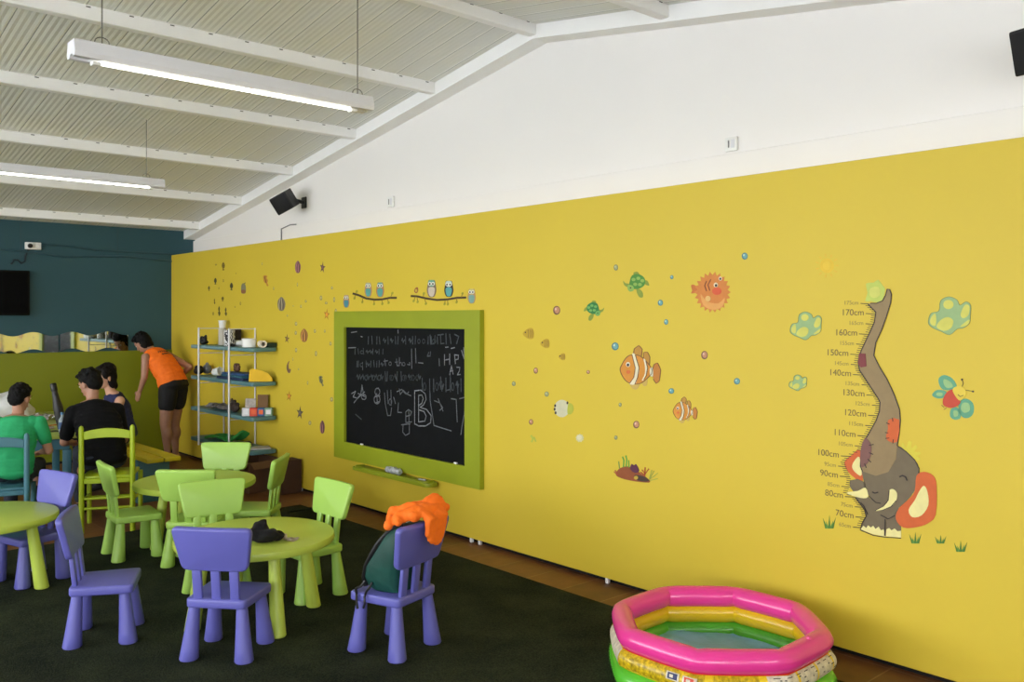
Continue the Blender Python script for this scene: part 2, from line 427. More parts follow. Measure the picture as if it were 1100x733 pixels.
dup(T, 'lime round child table cut off by the left edge, empty top', (1.185, 6.32, CZ), R(-72))

for c in T2.children:
    if c.name.startswith('leg'):
        k = sum((v.co for v in c.data.vertices), Vector())/len(c.data.vertices); k.z = 0; c.location = -k.normalized()*.058
# cap and papers on the front table
TZ = CZ+.485
bm = NB()
for c, r in (((0, 0, .035), (.085, .065, .035)), ((.05, -.02, .045), (.045, .04, .035)), ((-.02, .015, .075), (.045, .04, .045)), ((-.015, .02, .11), (.022, .02, .016)), ((-.05, .01, .04), (.05, .05, .036)), ((.07, .02, .03), (.035, .04, .028))):
    ellipsoid(bm, c, r)
def rumple(a, s):
    return lambda co: co+Vector((noise.noise(co*s), noise.noise(co*s+Vector((7, 1, 3))), noise.noise(co*s+Vector((2, 9, 5)))))*a*min(1, max(0, co.z/.03))
p = (2.125, 4.69)
o = blob('cloth_cap', bm, .006, mat('black_wool', (9, 8, 11), .95, var=.2, scale=40, bump=.4, bscale=120), it=3, disp=rumple(.014, 22))
def settle(o, z):
    lo = min(v.co.z for v in o.data.vertices)
    for v in o.data.vertices: v.co.z -= lo
    o.location.z = z
o.location = (*onZ(283.5, 583, TZ).xy, 0); o.rotation_euler = (0, 0, R(-40)); settle(o, TZ+.0012); tag(o, 'crumpled black cloth cap lying on the front round table', 'cap')
M_paper = mat('printed_paper', (214, 202, 192), .7, var=.3, scale=45)
def sheet(name, w, h, loc, rz, m, amp, s, label, cat, group=None, th=.0012):
    bm = NB(); n = 12; g = [[bm.verts.new(((i/n-.5)*w, (j/n-.5)*h, amp*(noise.noise(Vector((i/n*w*s, j/n*h*s, rz*3)))+.6))) for j in range(n+1)] for i in range(n+1)]
    for i in range(n):
        for j in range(n): bm.faces.new((g[i][j], g[i+1][j], g[i+1][j+1], g[i][j+1]))
    bmesh.ops.solidify(bm, geom=bm.faces[:], thickness=th)
    o = obj(name, bm, m, loc=(loc[0], loc[1], 0), rot=(0, 0, rz)); settle(o, loc[2]); return tag(o, label, cat, group)
sheet('paper_slip', .065, .11, (*onZ(302, 577.5, TZ).xy, TZ+.001), R(-25), M_paper, .012, 30, 'crinkled printed paper slip beside the black cap', 'paper', 'paper slips on the front table')
sheet('paper_slip', .07, .09, (*onZ(314, 580.5, TZ).xy, TZ+.001), R(-60), M_paper, .01, 34, 'crinkled printed paper slip nearest the table edge, right of the other slip', 'paper', 'paper slips on the front table')

# backpack and vest on the chair (chair frame: facing +x)
CHD = Matrix.Translation((2.615, 3.835, CZ)) @ Matrix.Rotation(R(106), 4, 'Z')
M_bag = mat('dark_green_nylon', (7, 66, 56), .6, var=.12, scale=12, bump=.3, bscale=24)
bp_ = thing('backpack', 'dark green backpack with black zip leaning on the purple chair under the orange vest', 'backpack', (2.615, 3.835, CZ), R(106))
bm = NB(); secs = []
ZS = [(.314, .085, .1, .9), (.33, .12, .115, 1), (.38, .125, .125, 1), (.44, .105, .13, 1), (.5, .07, .13, 1), (.56, .03, .125, 1), (.61, -.01, .11, .95), (.645, -.05, .09, .85), (.664, -.09, .06, .7)]
for z, xf, hw, q in ZS:
    xb = -.094-.2*max(0, z-.35)
    ring = []
    cx_, hx = (xf+xb)/2, (xf-xb)/2
    for k in range(28):
        a = 2*PI*k/28; ca, sa = math.cos(a), math.sin(a)
        e = .55
        x = cx_+hx*math.copysign(abs(ca)**e, ca); y = hw*math.copysign(abs(sa)**e, sa)
        nn = noise.noise(Vector((x*9, y*9, z*9)))*.02
        ring.append(bm.verts.new((x+(nn if ca > -.3 else 0), y+nn*.8, z)))
    secs.append(ring)
for Ar, Br in zip(secs, secs[1:]):
    for k in range(28): bm.faces.new((Ar[k], Ar[(k+1) % 28], Br[(k+1) % 28], Br[k]))
bm.faces.new(secs[0]); bm.faces.new(secs[-1])
obj('pack_body', bm, M_bag, bp_, angle=60)
bm = NB(); pz = []
for z, xf, hw, q in ZS[1:]: pz.append((xf-.014, hw*.9+.004, z))
tube(bm, pz, .014, 8); obj('zip_band', bm, M_black, bp_)
bm = NB(); tube(bm, [(.1, .118, .36), (.12, .13, .33), (.135, .15, .322), (.12, .168, .325), (.1, .185, .305), (.095, .19, .265), (.09, .188, .235)], .007, 8); obj('strap', bm, M_black, bp_)
bm = NB(); tube(bm, [(.05, .125, .36), (.055, .142, .33), (.05, .168, .322), (.045, .186, .30), (.04, .19, .27), (.05, .189, .245)], .006, 8); obj('strap', bm, M_black, bp_)
# vest: a crumpled heap on top, one end hanging behind the chair back
bm = NB()
for pts, r_ in (([(-.07, .09, .715), (-.11, .05, .735), (-.15, -.01, .74), (-.19, -.05, .73)], .036), ([(-.06, .05, .715), (-.10, .0, .73), (-.16, -.07, .735), (-.2, -.12, .725)], .034), ([(-.13, .11, .715), (-.17, .07, .735), (-.19, .0, .745), (-.205, -.08, .735)], .034),
                ([(-.19, .08, .72), (-.2, .03, .735), (-.21, -.05, .74), (-.212, -.14, .725)], .03), ([(-.07, .12, .705), (-.09, .15, .695), (-.1, .175, .68)], .024), ([(-.12, .12, .71), (-.14, .145, .70)], .024), ([(-.17, -.05, .765), (-.19, -.085, .775), (-.2, -.12, .755)], .028), ([(-.12, .06, .75), (-.15, .02, .765), (-.18, -.02, .755)], .026), ([(-.14, -.08, .735), (-.12, -.12, .72)], .03)):
    for a, b_ in zip(pts, pts[1:]): capsule(bm, a, b_, r_, r_)
for k in range(9):
    y = -.095+.0165*k; zb_ = (.63, .595, .578, .57, .572, .582, .585, .60, .625)[k]
    capsule(bm, (-.225, y, .72), (-.250, y, .70), .02, .02); capsule(bm, (-.250, y, .70), (-.246, y+.004, zb_), .019, .014)
M_ = CHD
def vest_fold(co):
    z_ = co.z
    if z_ > .70: return co+Vector((noise.noise(co*20)*.01, noise.noise(co*20+Vector((3, 1, 4)))*.01, .016*noise.noise(co*15+Vector((8, 2, 5)))+.008*abs(noise.noise(co*34))))
    return co+Vector((-.004*abs(noise.noise(co*40)), 0, 0))
def keep_out(co):
    q = vest_fold(co)
    if q.z < .69 and q.x > -.2335 and q.x < -.16: q.x = -.2335
    return q
o = blob('safety_vest', bm, .0065, M_vest, None, it=2, disp=keep_out); o.location = (2.615, 3.835, CZ); o.rotation_euler = (0, 0, R(106)); tag(o, 'crumpled bright orange vest draped over the backpack and chair back', 'vest')

# ------------------------------------------------------------------ inflatable pool
PC = Vector((3.568, 2.49)); PR = .478; RT = .05
_c = [onZ(712, 632, .26).xy-PC, onZ(783, 634, .26).xy-PC]; POOL_A = (math.atan2(_c[0].y, _c[0].x)+math.atan2(_c[1].y, _c[1].x))/2-PI/8
pool = thing('paddling_pool', 'small inflatable paddling pool with pink yellow and green rings beside the yellow wall', 'pool', (PC.x, PC.y, .0125), POOL_A)
M_pink = mat('pink_vinyl', (230, 60, 148), .25, coat=.3, var=.02, scale=6); M_yv = mat('yellow_vinyl', (236, 200, 30), .25, coat=.3, var=.02, scale=6); M_gv = mat('green_vinyl', (88, 186, 50), .25, coat=.3, var=.02, scale=6)
M_bv = mat('blue_vinyl', (142, 200, 244), .26, coat=.3, var=.06, scale=7, bump=.9, bscale=11)
def ring_mesh(rad, r, z, sides=8, sub=8, seg=20, bulge=.004):
    bm = NB(); P = []; Rr = []
    for k in range(sides):
        a0, a1 = 2*PI*k/sides, 2*PI*(k+1)/sides
        p0, p1 = Vector((math.cos(a0), math.sin(a0)))*rad, Vector((math.cos(a1), math.sin(a1)))*rad
        for s_ in range(sub):
            t = s_/sub; q = p0.lerp(p1, t)
            q = q*(1-.2)+q.normalized()*rad*.2
            P.append((q.x, q.y, z)); Rr.append(r-(.0035 if s_ == 0 else 0))
    tube(bm, P, Rr, seg, closed=True); return bm
obj('green_ring', ring_mesh(PR+.016, RT+.004, RT+.004), M_gv, pool)
obj('yellow_ring', ring_mesh(PR+.012, RT, .147), M_yv, pool)
obj('pink_ring', ring_mesh(PR, RT+.004, .238), M_pink, pool)
bm = NB(); n = 60; gr = []
for j in range(14):
    row = []
    for k in range(n):
        rr = (PR+.02)*j/13; a = 2*PI*k/n; x, y = rr*math.cos(a), rr*math.sin(a)
        z = .056+.02*noise.noise(Vector((x*5, y*5, 1)))+.008*noise.noise(Vector((x*13, y*9, 5)))
        row.append(bm.verts.new((x, y, z)))
    gr.append(row)
for j in range(1, 14):
    for k in range(n):
        if j == 1:
            pass
        bm.faces.new((gr[j-1][k], gr[j-1][(k+1) % n], gr[j][(k+1) % n], gr[j][k]))
bmesh.ops.remove_doubles(bm, verts=bm.verts, dist=1e-5); bmesh.ops.dissolve_degenerate(bm, edges=bm.edges, dist=1e-6)
obj('pool_floor', bm, M_bv, pool, angle=180)
# printed band on the outside of the middle ring
M_gold = mat('gold_print', (186, 158, 22), .35, var=.55, scale=60); M_redp = mat('red_print', (206, 58, 30), .4, var=.05); M_card = mat('white_print', (206, 198, 176), .5, var=.25, scale=45); M_ypr = mat('yellow_print', (226, 196, 34), .4, var=.04); M_inkb = mat('blue_ink', (30, 40, 90), .5, var=.05); M_inkk = mat('black_ink', (24, 22, 24), .5, var=.05)
bm = NB()
def band(a0, a1, t0, t1, mi, off=.0012, n=10):
    """on the yellow ring: angle a (deg, pool frame), t = tube angle (deg, 0 outward, + up)"""
    g = []
    for i in range(n+1):
        a = R(a0+(a1-a0)*i/n); sides = 8
        k = (a % (2*PI))/(2*PI/sides); f = k-math.floor(k); ks = math.floor(k)
        p0 = Vector((math.cos(2*PI*ks/sides), math.sin(2*PI*ks/sides))); p1 = Vector((math.cos(2*PI*(ks+1)/sides), math.sin(2*PI*(ks+1)/sides)))
        # chord point in direction a
        d = Vector((math.cos(a), math.sin(a))); m_ = (p0+p1)/2; ch = m_.length/ max(.5, d.dot(m_.normalized()))
        rad = (PR+.012)*(ch*.8+.2)
        row = []
        for j in range(7):
            t = R(t0+(t1-t0)*j/6); rr = rad+(RT+off)*math.cos(t)
            row.append(bm.verts.new((d.x*rr, d.y*rr, .147+(RT+off)*math.sin(t))))
        g.append(row)
    for i in range(n):
        for j in range(6): bm.faces.new((g[i][j], g[i+1][j], g[i+1][j+1], g[i][j+1])).material_index = mi
AC = 237-math.degrees(POOL_A)   # pool-frame angle that faces the camera
band(AC-80, AC+80, 61, 74, 1, .0012, 24)
band(AC-78, AC-28, -32, 60, 0); band(AC-27, AC-2, -32, 60, 0); band(AC-118, AC-79, -32, 60, 2)
band(AC-28, AC-24, -32, 60, 3); band(AC-2, AC+2, -32, 60, 3)
x = AC+2
for wd in (18, 17, 17, 17):
    band(x, x+wd, -32, 60, 2); band(x+wd-1.6, x+wd, -32, 60, 3, .0018)
    x += wd
for k in range(26):
    a = AC+4+random.random()*64; t = random.choice((-18, -4, 8, 20, 32)); w_ = random.choice((1, 1.6, 3.2)); band(a, a+w_, t, t+5, 5, .0022, 2)
for k in range(10): a = AC+5+k*6.6; band(a, a+3.4, 44, 48, 5, .0022, 2)
for a, mi in ((AC-44, 4), (AC-35, 1)):
    band(a-3.6, a+3.6, 2, 40, 2, .002, 6); band(a-2.7, a+2.7, 7, 35, mi, .0026, 6); band(a-1.6, a+.4, 14, 28, 2, .0032, 4)
obj('printed_band', bm, [M_gold, M_redp, M_card, M_ypr, M_inkb, M_inkk], pool, angle=70)
bm = NB(); tube(bm, [(PR*.95*math.cos(R(AC+38)), PR*.95*math.sin(R(AC+38)), .286), (PR*.97*math.cos(R(AC+38)), PR*.97*math.sin(R(AC+38)), .296)], [.012, .010], 12); obj('valve', bm, M_pink, pool)


# ------------------------------------------------------------------ back of the room: television, mirrors, sockets
p = onY(32, 291, BY-.09); q = onY(32, 339, BY-.09)
tv = thing('wall_television', 'black flat television on the teal wall, cut off by the left edge', 'television', (p.x-.45, BY, (p.z+q.z)/2))
hz = (p.z-q.z)/2
bm = NB(); box(bm, (-.45, -.09, -hz), (.45, -.045, hz), .006); obj('casing', bm, mat('television_plastic', (6, 6, 7), .6, spec=.15, var=.05), tv)
bm = NB(); box(bm, (-.43, -.0925, -hz+.03), (.43, -.0902, hz-.022)); obj('screen', bm, mat('dark_screen', (2, 2, 3), .6, spec=.08, var=.02), tv)
bm = NB(); box(bm, (-.14, -.045, -.12), (.14, -.004, .12), .005, 1); obj('mount', bm, M_steel, tv)

# wavy mirrors
def wavy(x0, x1, name, label):
    t = thing(name, label, 'mirror', ((x0+x1)/2, BY, 1.44), 0, 'wavy mirrors on the back wall')
    per = .416; xc = onY(35, 360, BY).x; n = 60; up, lo = [], []
    for k in range(n+1):
        x = x0+(x1-x0)*k/n; wv = .024*math.cos(2*PI*(x-xc)/per)
        up.append((x-(x0+x1)/2, wv+.097)); lo.append((x-(x0+x1)/2, wv-.103))
    bm = NB(); prism(bm, lo+up[::-1], .008, basis((1, 0, 0), (0, 0, 1), (0, -1, 0), (0, -.012, .006)))
    obj('mirror_glass', bm, M_mirror, t, smooth=False)
    for s_ in (-1, 1):
        bm = NB(); box(bm, (s_*(x1-x0)*.3-.02, -.0115, -.06), (s_*(x1-x0)*.3+.02, -.001, .05)); obj('backing_pad', bm, M_gap, t, smooth=False)
    return t
xa = onY(62.3, 360, BY).x; xb = onY(64.2, 360, BY).x; xe = onY(137, 360, BY).x
wavy(xa-1.2, xa, 'wavy_mirror', 'wavy-edged frameless mirror strip below the television, left of the two')
wavy(xb, xe, 'wavy_mirror', 'wavy-edged frameless mirror strip nearer the yellow wall, right of the two')

# socket box with cables above the television
p = onY(35, 264.5, BY)
s_ = thing('socket_box', 'white double socket on the teal wall above the television', 'socket', (p.x, BY, p.z))
bm = NB(); box(bm, (-.085, -.04, -.042), (.085, -.001, .042), .008); obj('socket_plate', bm, M_whiteplastic, s_)
bm = NB(); bmesh.ops.create_cone(bm, cap_ends=True, segments=24, radius1=.027, radius2=.024, depth=.02); bm.transform(Matrix.Translation((-.035, -.05, 0)) @ Matrix.Rotation(PI/2, 4, 'X')); obj('plug', bm, M_black, s_)
bm = NB(); lathe(bm, [(.03, 0), (.03, .004), (.022, .004), (.018, -.006), (0, -.006)], seg=24, M=Matrix.Translation((.042, -.0385, 0)) @ Matrix.Rotation(PI/2, 4, 'X')); obj('outlet_ring', bm, M_metalwhite, s_)
def cable(name, pts, r, m, label, seg=8):
    bm = NB(); tube(bm, [onY(x, y, BY-r-.001) for x, y in pts], r, seg); return tag(obj(name, bm, m), label, 'cable')
cable('wall_conduit', [(43.5, 262.5), (80, 265.5), (105, 269), (150, 271.5), (186, 273.5)], .012, M_tealdark, 'upper teal cable run from the white socket to the yellow wall')
cable('wall_conduit', [(0, 268.3), (26, 270.6), (40, 272.2), (68, 276.3), (130, 275.5), (186, 281)], .012, M_tealdark, 'lower teal cable run crossing the back wall under the socket')
cable('power_cord', [(31.5, 266), (27.2, 275), (26.5, 281), (23, 283), (19, 279.5), (15, 279), (12, 284)], .011, mat('dark_cord', (20, 40, 48), .6, var=.03), 'dark power cord looping from the socket down to the television')
# pale socket boxes on the upper white wall
def wall_box(px, py, sz, label):
    pt = onX(px, py, XR-.01); t = thing('wall_socket', label, 'socket', (XR, pt.y, pt.z), 0, 'white wall sockets')
    d = 0 if pt.z > 2.74 else .025
    bm = NB(); box(bm, (-.022-d, -sz, -sz), (-.001-d, sz, sz), .005, 2); obj('socket_plate', bm, M_whiteplastic, t)
    bm = NB(); box(bm, (-.027-d, .008, -.5*sz), (-.0225-d, .42*sz, .55*sz), .002, 1); obj('outlet', bm, mat('grey_plastic', (132, 130, 128), .5, var=.05), t)
    bm = NB(); box(bm, (-.026-d, -.7*sz, -.6*sz), (-.0225-d, -.1*sz, .6*sz), .002, 1); obj('outlet_cover', bm, M_metalwhite, t)
wall_box(786, 155, .043, 'small white socket high on the white wall right of centre')
wall_box(420, 217, .05, 'small white socket high on the white wall above the blackboard')
bm = NB()
tube(bm, [onX(x, y, XR-.035) for x, y in ((302.2, 258), (302.2, 246), (312, 241.5), (318, 241.2))], .007, 6); o = obj('wall_cable', bm, mat('grey_cable', (120, 120, 122), .6, var=.03)); tag(o, 'thin grey cable on the white wall under the left loudspeaker', 'cable')

# loudspeakers
def speaker(px, py, X, rz, tilt, label, sz=(.17, .2, .25), roll=0.):
    pt = onX(px, py, X); t = thing('wall_loudspeaker', label, 'loudspeaker', tuple(pt), 0, 'black wall loudspeakers')
    Rm = Matrix.Rotation(rz, 4, 'Z') @ Matrix.Rotation(tilt, 4, 'Y') @ Matrix.Rotation(roll, 4, 'X')
    dx, dy, dz = [v/2 for v in sz]
    bm = NB(); prism(bm, roundpoly([(-dx, -dy*.62), (dx, -dy), (dx, dy), (-dx, dy*.62)], .02), 2*dz, Matrix.Translation((0, 0, -dz)), .008); bm.transform(Rm); obj('cabinet', bm, M_black, t)
    bm = NB(); box(bm, (dx+.001, -dy+.012, -dz+.012), (dx+.008, dy-.012, dz-.012), .004, 2); bm.transform(Rm); obj('grille', bm, mat('speaker_mesh', (20, 20, 22), .8, var=.2, scale=300), t)
    bm = NB(); box(bm, (XR-pt.x-.016, -.05, -.06), (XR-pt.x-.001, .05, .06), .004, 1); tube(bm, [(XR-pt.x-.012, 0, 0), Rm @ Vector((-dx*.8, 0, 0))], .02, 10); obj('bracket', bm, M_black, t)
speaker(307, 216, XR-.22, R(205), R(26), 'black loudspeaker on the white wall high in the far left corner', (.18, .24, .19), R(20))
speaker(1116, 52, XR-.24, R(165), R(14), 'black loudspeaker on the white wall cut by the right edge', (.15, .17, .2))

# hanging tube lights
def tube_light(x0, x1, y, z, label, w1, w2):
    t = thing('tube_light', label, 'ceiling light', ((x0+x1)/2, y, z), 0, 'hanging tube lights')
    L = (x1-x0)/2
    bm = NB(); prism(bm, [(-.05, 0), (-.022, .0), (-.016, .013), (.016, .013), (.022, 0), (.05, 0), (.056, .02), (.044, .072), (-.044, .072), (-.056, .02)], 2*L, basis((0, 1, 0), (0, 0, 1), (1, 0, 0), (-L, 0, 0)), .002, 1); obj('housing', bm, M_metalwhite, t, angle=20)
    bm = NB(); tube(bm, [(-L+.12, 0, -.002), (L-.12, 0, -.002)], .010, 16); obj('tube', bm, M_tube, t)
    for s__ in (-1, 1):
        bm = NB(); box(bm, (s__*(L-.1)-.018, -.018, -.018), (s__*(L-.1)+.018, .018, -.0005), .003, 1); obj('lamp_holder', bm, M_whiteplastic, t)
    for xw in (w1, w2):
        xx = xw-(x0+x1)/2; bm = NB(); tube(bm, [(xx, 0, .085), (xx, 0, ceil_z(y)-z-.001)], .003, 6)
        tube(bm, [(xx+.03*math.cos(k), 0, .088+.022*math.sin(k)) for k in [2*PI*j/14 for j in range(14)]], .0025, 6, closed=True); obj('suspension_wire', bm, M_steel, t)
tube_light(1.085, 2.56, 4.0, 2.838, 'long white tube light hanging nearest the camera', 1.21, 2.49)
tube_light(1.33, 2.83, 7.7, 2.862, 'long white tube light hanging farther back, cut by the left edge', 1.5, 2.69)

# ------------------------------------------------------------------ blackboard
(yl, zt), (yr, zt2) = W(363, 335), W(520, 333)
zt = (zt+zt2)/2; zb = (W(363, 490)[1]+W(520, 526)[1])/2
bb = thing('blackboard', 'black chalkboard in a wide lime frame with chalk drawings on the yellow wall', 'blackboard', (WX, (yl+yr)/2, zb))
yi0, yi1 = W(373.7, 352)[0], W(503.5, 352)[0]; zi1 = (W(373.7, 352.5)[1]+W(503.5, 352.5)[1])/2; zi0 = (W(373.7, 474.5)[1]+W(503.5, 500.5)[1])/2
yc = (yl+yr)/2
def L3(a, b_, c): return (a-WX, b_-yc, c-zb)
bm = NB(); T0, T1 = WX-.042, WX-.001
R4 = lambda x, a0, a1, b0, b1: [bm.verts.new(Vector((x-WX, p-yc, q-zb))) for p, q in ((a0, b0), (a1, b0), (a1, b1), (a0, b1))]
fo, fi, bo, bi = R4(T0, yr, yl, zb, zt), R4(T0, yi1, yi0, zi0, zi1), R4(T1, yr, yl, zb, zt), R4(T1, yi1, yi0, zi0, zi1)
for k in range(4):
    n = (k+1) % 4; bm.faces.new((fo[k], fo[n], fi[n], fi[k])); bm.faces.new((bo[k], bo[n], bi[n], bi[k])); bm.faces.new((fo[k], fo[n], bo[n], bo[k])); bm.faces.new((fi[k], fi[n], bi[n], bi[k]))
obj('frame', bm, M_frame, bb, smooth=False)
bm = NB(); box(bm, L3(WX-.016, yi1, zi0), L3(WX-.001, yi0, zi1)); obj('board', bm, M_blackboard, bb, smooth=False)
def strokes(lines, r, m, name):
    bm = NB()
    for ln in lines:
        pts = []
        for x, y in ln:
            Y, Z = W(x, y); pts.append(Vector((WX-.0165, Y, Z)))
        for a, b_ in zip(pts, pts[1:]):
            d = b_-a
            if d.length < 1e-4: continue
            nrm = Vector((0, -d.z, d.y)).normalized()*r; e = d.normalized()*r*.6
            vs = [bm.verts.new((q-Vector((WX, yc, zb)))) for q in (a-e+nrm, a-e-nrm, b_+e-nrm, b_+e+nrm)]
            ws = [bm.verts.new(v.co-Vector((.0006, 0, 0))) for v in vs]
            bm.faces.new(vs); bm.faces.new(ws)
            for k in range(4): bm.faces.new((vs[k], vs[(k+1) % 4], ws[(k+1) % 4], ws[k]))
    return obj(name, bm, m, bb, smooth=False)
def c8(x, y): return (370+x/6.6625, 330+y/6.6625)      # reading scale of the close-ups
def c4(x, y): return (350+x/5.639, 400+y/5.639)
def arc(cx, cy, rx, ry, a0=0, a1=360, n=14): return [(cx+rx*math.cos(R(a0+(a1-a0)*k/n)), cy+ry*math.sin(R(a0+(a1-a0)*k/n))) for k in range(n+1)]
B4 = lambda *p: [c4(*q) for q in p]
B8 = lambda *p: [c8(*q) for q in p]
bright = [B4(*[(548, 110), (548, 315)]), B4((548, 112), (585, 108), (612, 130), (618, 165), (600, 200), (580, 212)), B4((580, 212), (620, 225), (648, 262), (645, 305), (615, 325), (572, 325), (550, 312)),
 B4((572, 138), (572, 300)), B4((572, 140), (592, 138), (600, 160), (592, 188), (574, 200)), B4((576, 228), (605, 238), (618, 265), (610, 295), (575, 300)),
 B4(*arc(322, 118, 15, 22)), B4(*arc(320, 165, 18, 26)), B4((305, 150), (338, 142)), B4((315, 100), (330, 96)), B4((312, 185), (332, 178)), B4((318, 128), (322, 190)),
 B4((230, 78), (222, 130), (180, 185)), B4((205, 128), (250, 150)), B4((195, 165), (245, 118)), B4((228, 78), (240, 140)), B4((165, 130), (190, 115), (175, 150), (195, 155)), B4(*arc(240, 150, 14, 15)),
 B8((728, 340), (728, 415)), B8((765, 335), (765, 410)), B8((728, 380), (765, 372)), B8((800, 340), (806, 405)), B8((802, 342), (828, 345), (826, 372), (806, 378)),
 B8((850, 310), (868, 370)), B8((866, 290), (868, 360)), B8((765, 485), (778, 420), (790, 480)), B8((768, 460), (788, 455)), B8((815, 430), (838, 432), (835, 455), (820, 485), (842, 482)),
 B8((735, 288), (755, 286)), B8((776, 296), (800, 290)), B8((60, 182), (100, 176)), B8((128, 210), (140, 214)), B8((40, 292), (92, 290)), B8((395, 165), (396, 186))]
mid = [B4((365, 125), (370, 190), (384, 262), (402, 262), (408, 215)), B4((382, 110), (386, 190)), B4((404, 108), (406, 200)), B4((420, 150), (432, 190)), B4(*arc(400, 180, 9, 18)),
 B4((450, 185), (446, 242), (470, 244)), B4((495, 305), (494, 240), (510, 226), (530, 240), (520, 262), (498, 266)), B4((496, 305), (530, 300)), B4((512, 235), (514, 300)),
 B4((468, 318), (520, 312)), B4((478, 322), (476, 362), (492, 382), (516, 370), (516, 318)), B4((440, 118), (470, 104), (490, 128), (525, 142)), B4((455, 100), (460, 135), (480, 110), (500, 132), (512, 118)),
 B4((640, 90), (642, 170), (665, 320)), B4((668, 172), (700, 185), (718, 215), (700, 230)), B4((690, 160), (720, 235)), B4((665, 322), (770, 355)), B4((770, 160), (800, 165), (806, 300)), B4((820, 160), (850, 152)), B4((858, 200), (835, 330), (828, 378)),
 B8((300, 372), (306, 420)), B8((292, 388), (322, 384)), B8(*arc(338, 405, 9, 12)), B8((375, 395), (392, 392)), B8((384, 372), (388, 420), (398, 418)), B8((405, 362), (404, 420)), B8((405, 400), (418, 396), (424, 418)), B8(*arc(436, 408, 9, 12)),
 B8((492, 300), (494, 440)), B8((520, 296), (524, 400)), B8((540, 398), (575, 402)), B8((478, 395), (480, 415), (462, 410)), B8((140, 395), (142, 450)), B8((690, 370), (692, 420))]
faint = []
rs = random.Random(4)
for row, y0, h, x0, x1, n_ in ((0, 240, 50, 180, 700, 20), (1, 320, 34, 80, 300, 10), (2, 410, 40, 90, 300, 10), (3, 500, 60, 100, 560, 24), (4, 560, 90, 560, 860, 12)):
    for k in range(n_):
        x = x0+(x1-x0)*(k+rs.random()*.6)/n_; t_ = rs.random()
        if t_ < .45: faint.append(B8((x, y0-h*.5-rs.random()*8), (x+rs.uniform(-3, 5), y0+h*.5)))
        elif t_ < .75: faint.append(B8(*arc(x, y0+h*.1, 7+rs.random()*5, h*.3)))
        else: faint.append(B8((x-8, y0), (x-2, y0-h*.3), (x+4, y0+h*.3), (x+12, y0-h*.1)))
faint += [B8((625, 200), (630, 265), (655, 262), (660, 205)), B8((680, 200), (720, 195)), B8((700, 198), (702, 262), (725, 260)), B8((738, 190), (740, 265)), B8((765, 195), (775, 262)), B8((800, 196), (830, 210), (815, 262)), B8((615, 325), (605, 352), (625, 350), (628, 320)),
          B4((190, 255), (225, 285)), B8((700, 500), (710, 600)), B8((770, 470), (768, 590), (740, 596)), B8((822, 530), (824, 620))]
strokes(bright, .0042, mat('chalk_bright', (124, 127, 131), .9, var=.35, scale=60), 'chalk_lettering'); strokes(mid, .0042, mat('chalk_mid', (98, 102, 106), .9, var=.35, scale=100), 'chalk_lettering'); strokes(faint, .005, mat('chalk_faint2', (70, 76, 80), .9, var=.4, scale=60), 'chalk_lettering')
bm = NB()
for x, y in ((391, 477.3), (492, 498.3)):
    Y, Z = W(x, y); box(bm, L3(WX-.03, Y-.02, zi0+.0005), L3(WX-.017, Y+.02, zi0+.012), .002, 1)
obj('clip', bm, M_whiteplastic, bb)
# chalk tray
a_, b_ = W(390, 500), W(473, 519)
zt_ = W(395, 501)[1]*.5+W(470, 517)[1]*.5
tr = thing('chalk_tray', 'lime wooden chalk tray with rounded ends under the blackboard', 'tray', (WX, (a_[0]+b_[0])/2, zt_))
hl = (a_[0]-b_[0])/2
bm = NB(); prism(bm, roundpoly([(-.1301, -hl), (-.001, -hl), (-.001, hl), (-.1301, hl)], .06, 8), .03, Matrix.Translation((0, 0, -.03)), .004, 2); obj('tray_board', bm, M_frame, tr)
bm = NB()
tube(bm, [(-.018, -hl+.06, .006), (-.1, -hl+.045, .006), (-.121, -hl+.075, .006), (-.121, hl-.075, .006), (-.1, hl-.045, .006), (-.018, hl-.06, .006)], .007, 8); obj('tray_lip', bm, M_frame, tr)
bm = NB(); box(bm, (-.018, -hl*.7, -.05), (.0004, hl*.7, -.031), .002, 1); obj('mounting_rail', bm, M_frame, tr)
bm = NB(); rs = random.Random(3)
for k in range(12): ellipsoid(bm, (rs.uniform(-.03, .03), rs.uniform(-.09, .09), rs.uniform(.02, .035)), (.022, .035, .022), Matrix.Rotation(rs.uniform(-1, 1), 3, 'Z'), 12, 8)
py_, pz_ = W(431, 506)
o = blob('plastic_wrap', bm, .005, mat('clear_wrap', (186, 190, 196), .2, var=.2, scale=40, coat=.5), it=2, disp=lambda co: co+Vector((0, 0, 1))*.012*noise.noise(co*45)); o.location = (WX-.088, py_, 0); settle(o, zt_+.002); tag(o, 'crumpled ball of clear plastic lying on the lime chalk tray', 'plastic wrap')
bm = NB(); tube(bm, [(0, -.035, .006), (0, .035, .006)], .006, 8); o = obj('chalk_stick', bm, M_chalk, loc=(WX-.06, W(460, 516)[0], zt_+.0005), rot=(0, 0, .3)); tag(o, 'short white chalk stick at the right end of the tray', 'chalk')

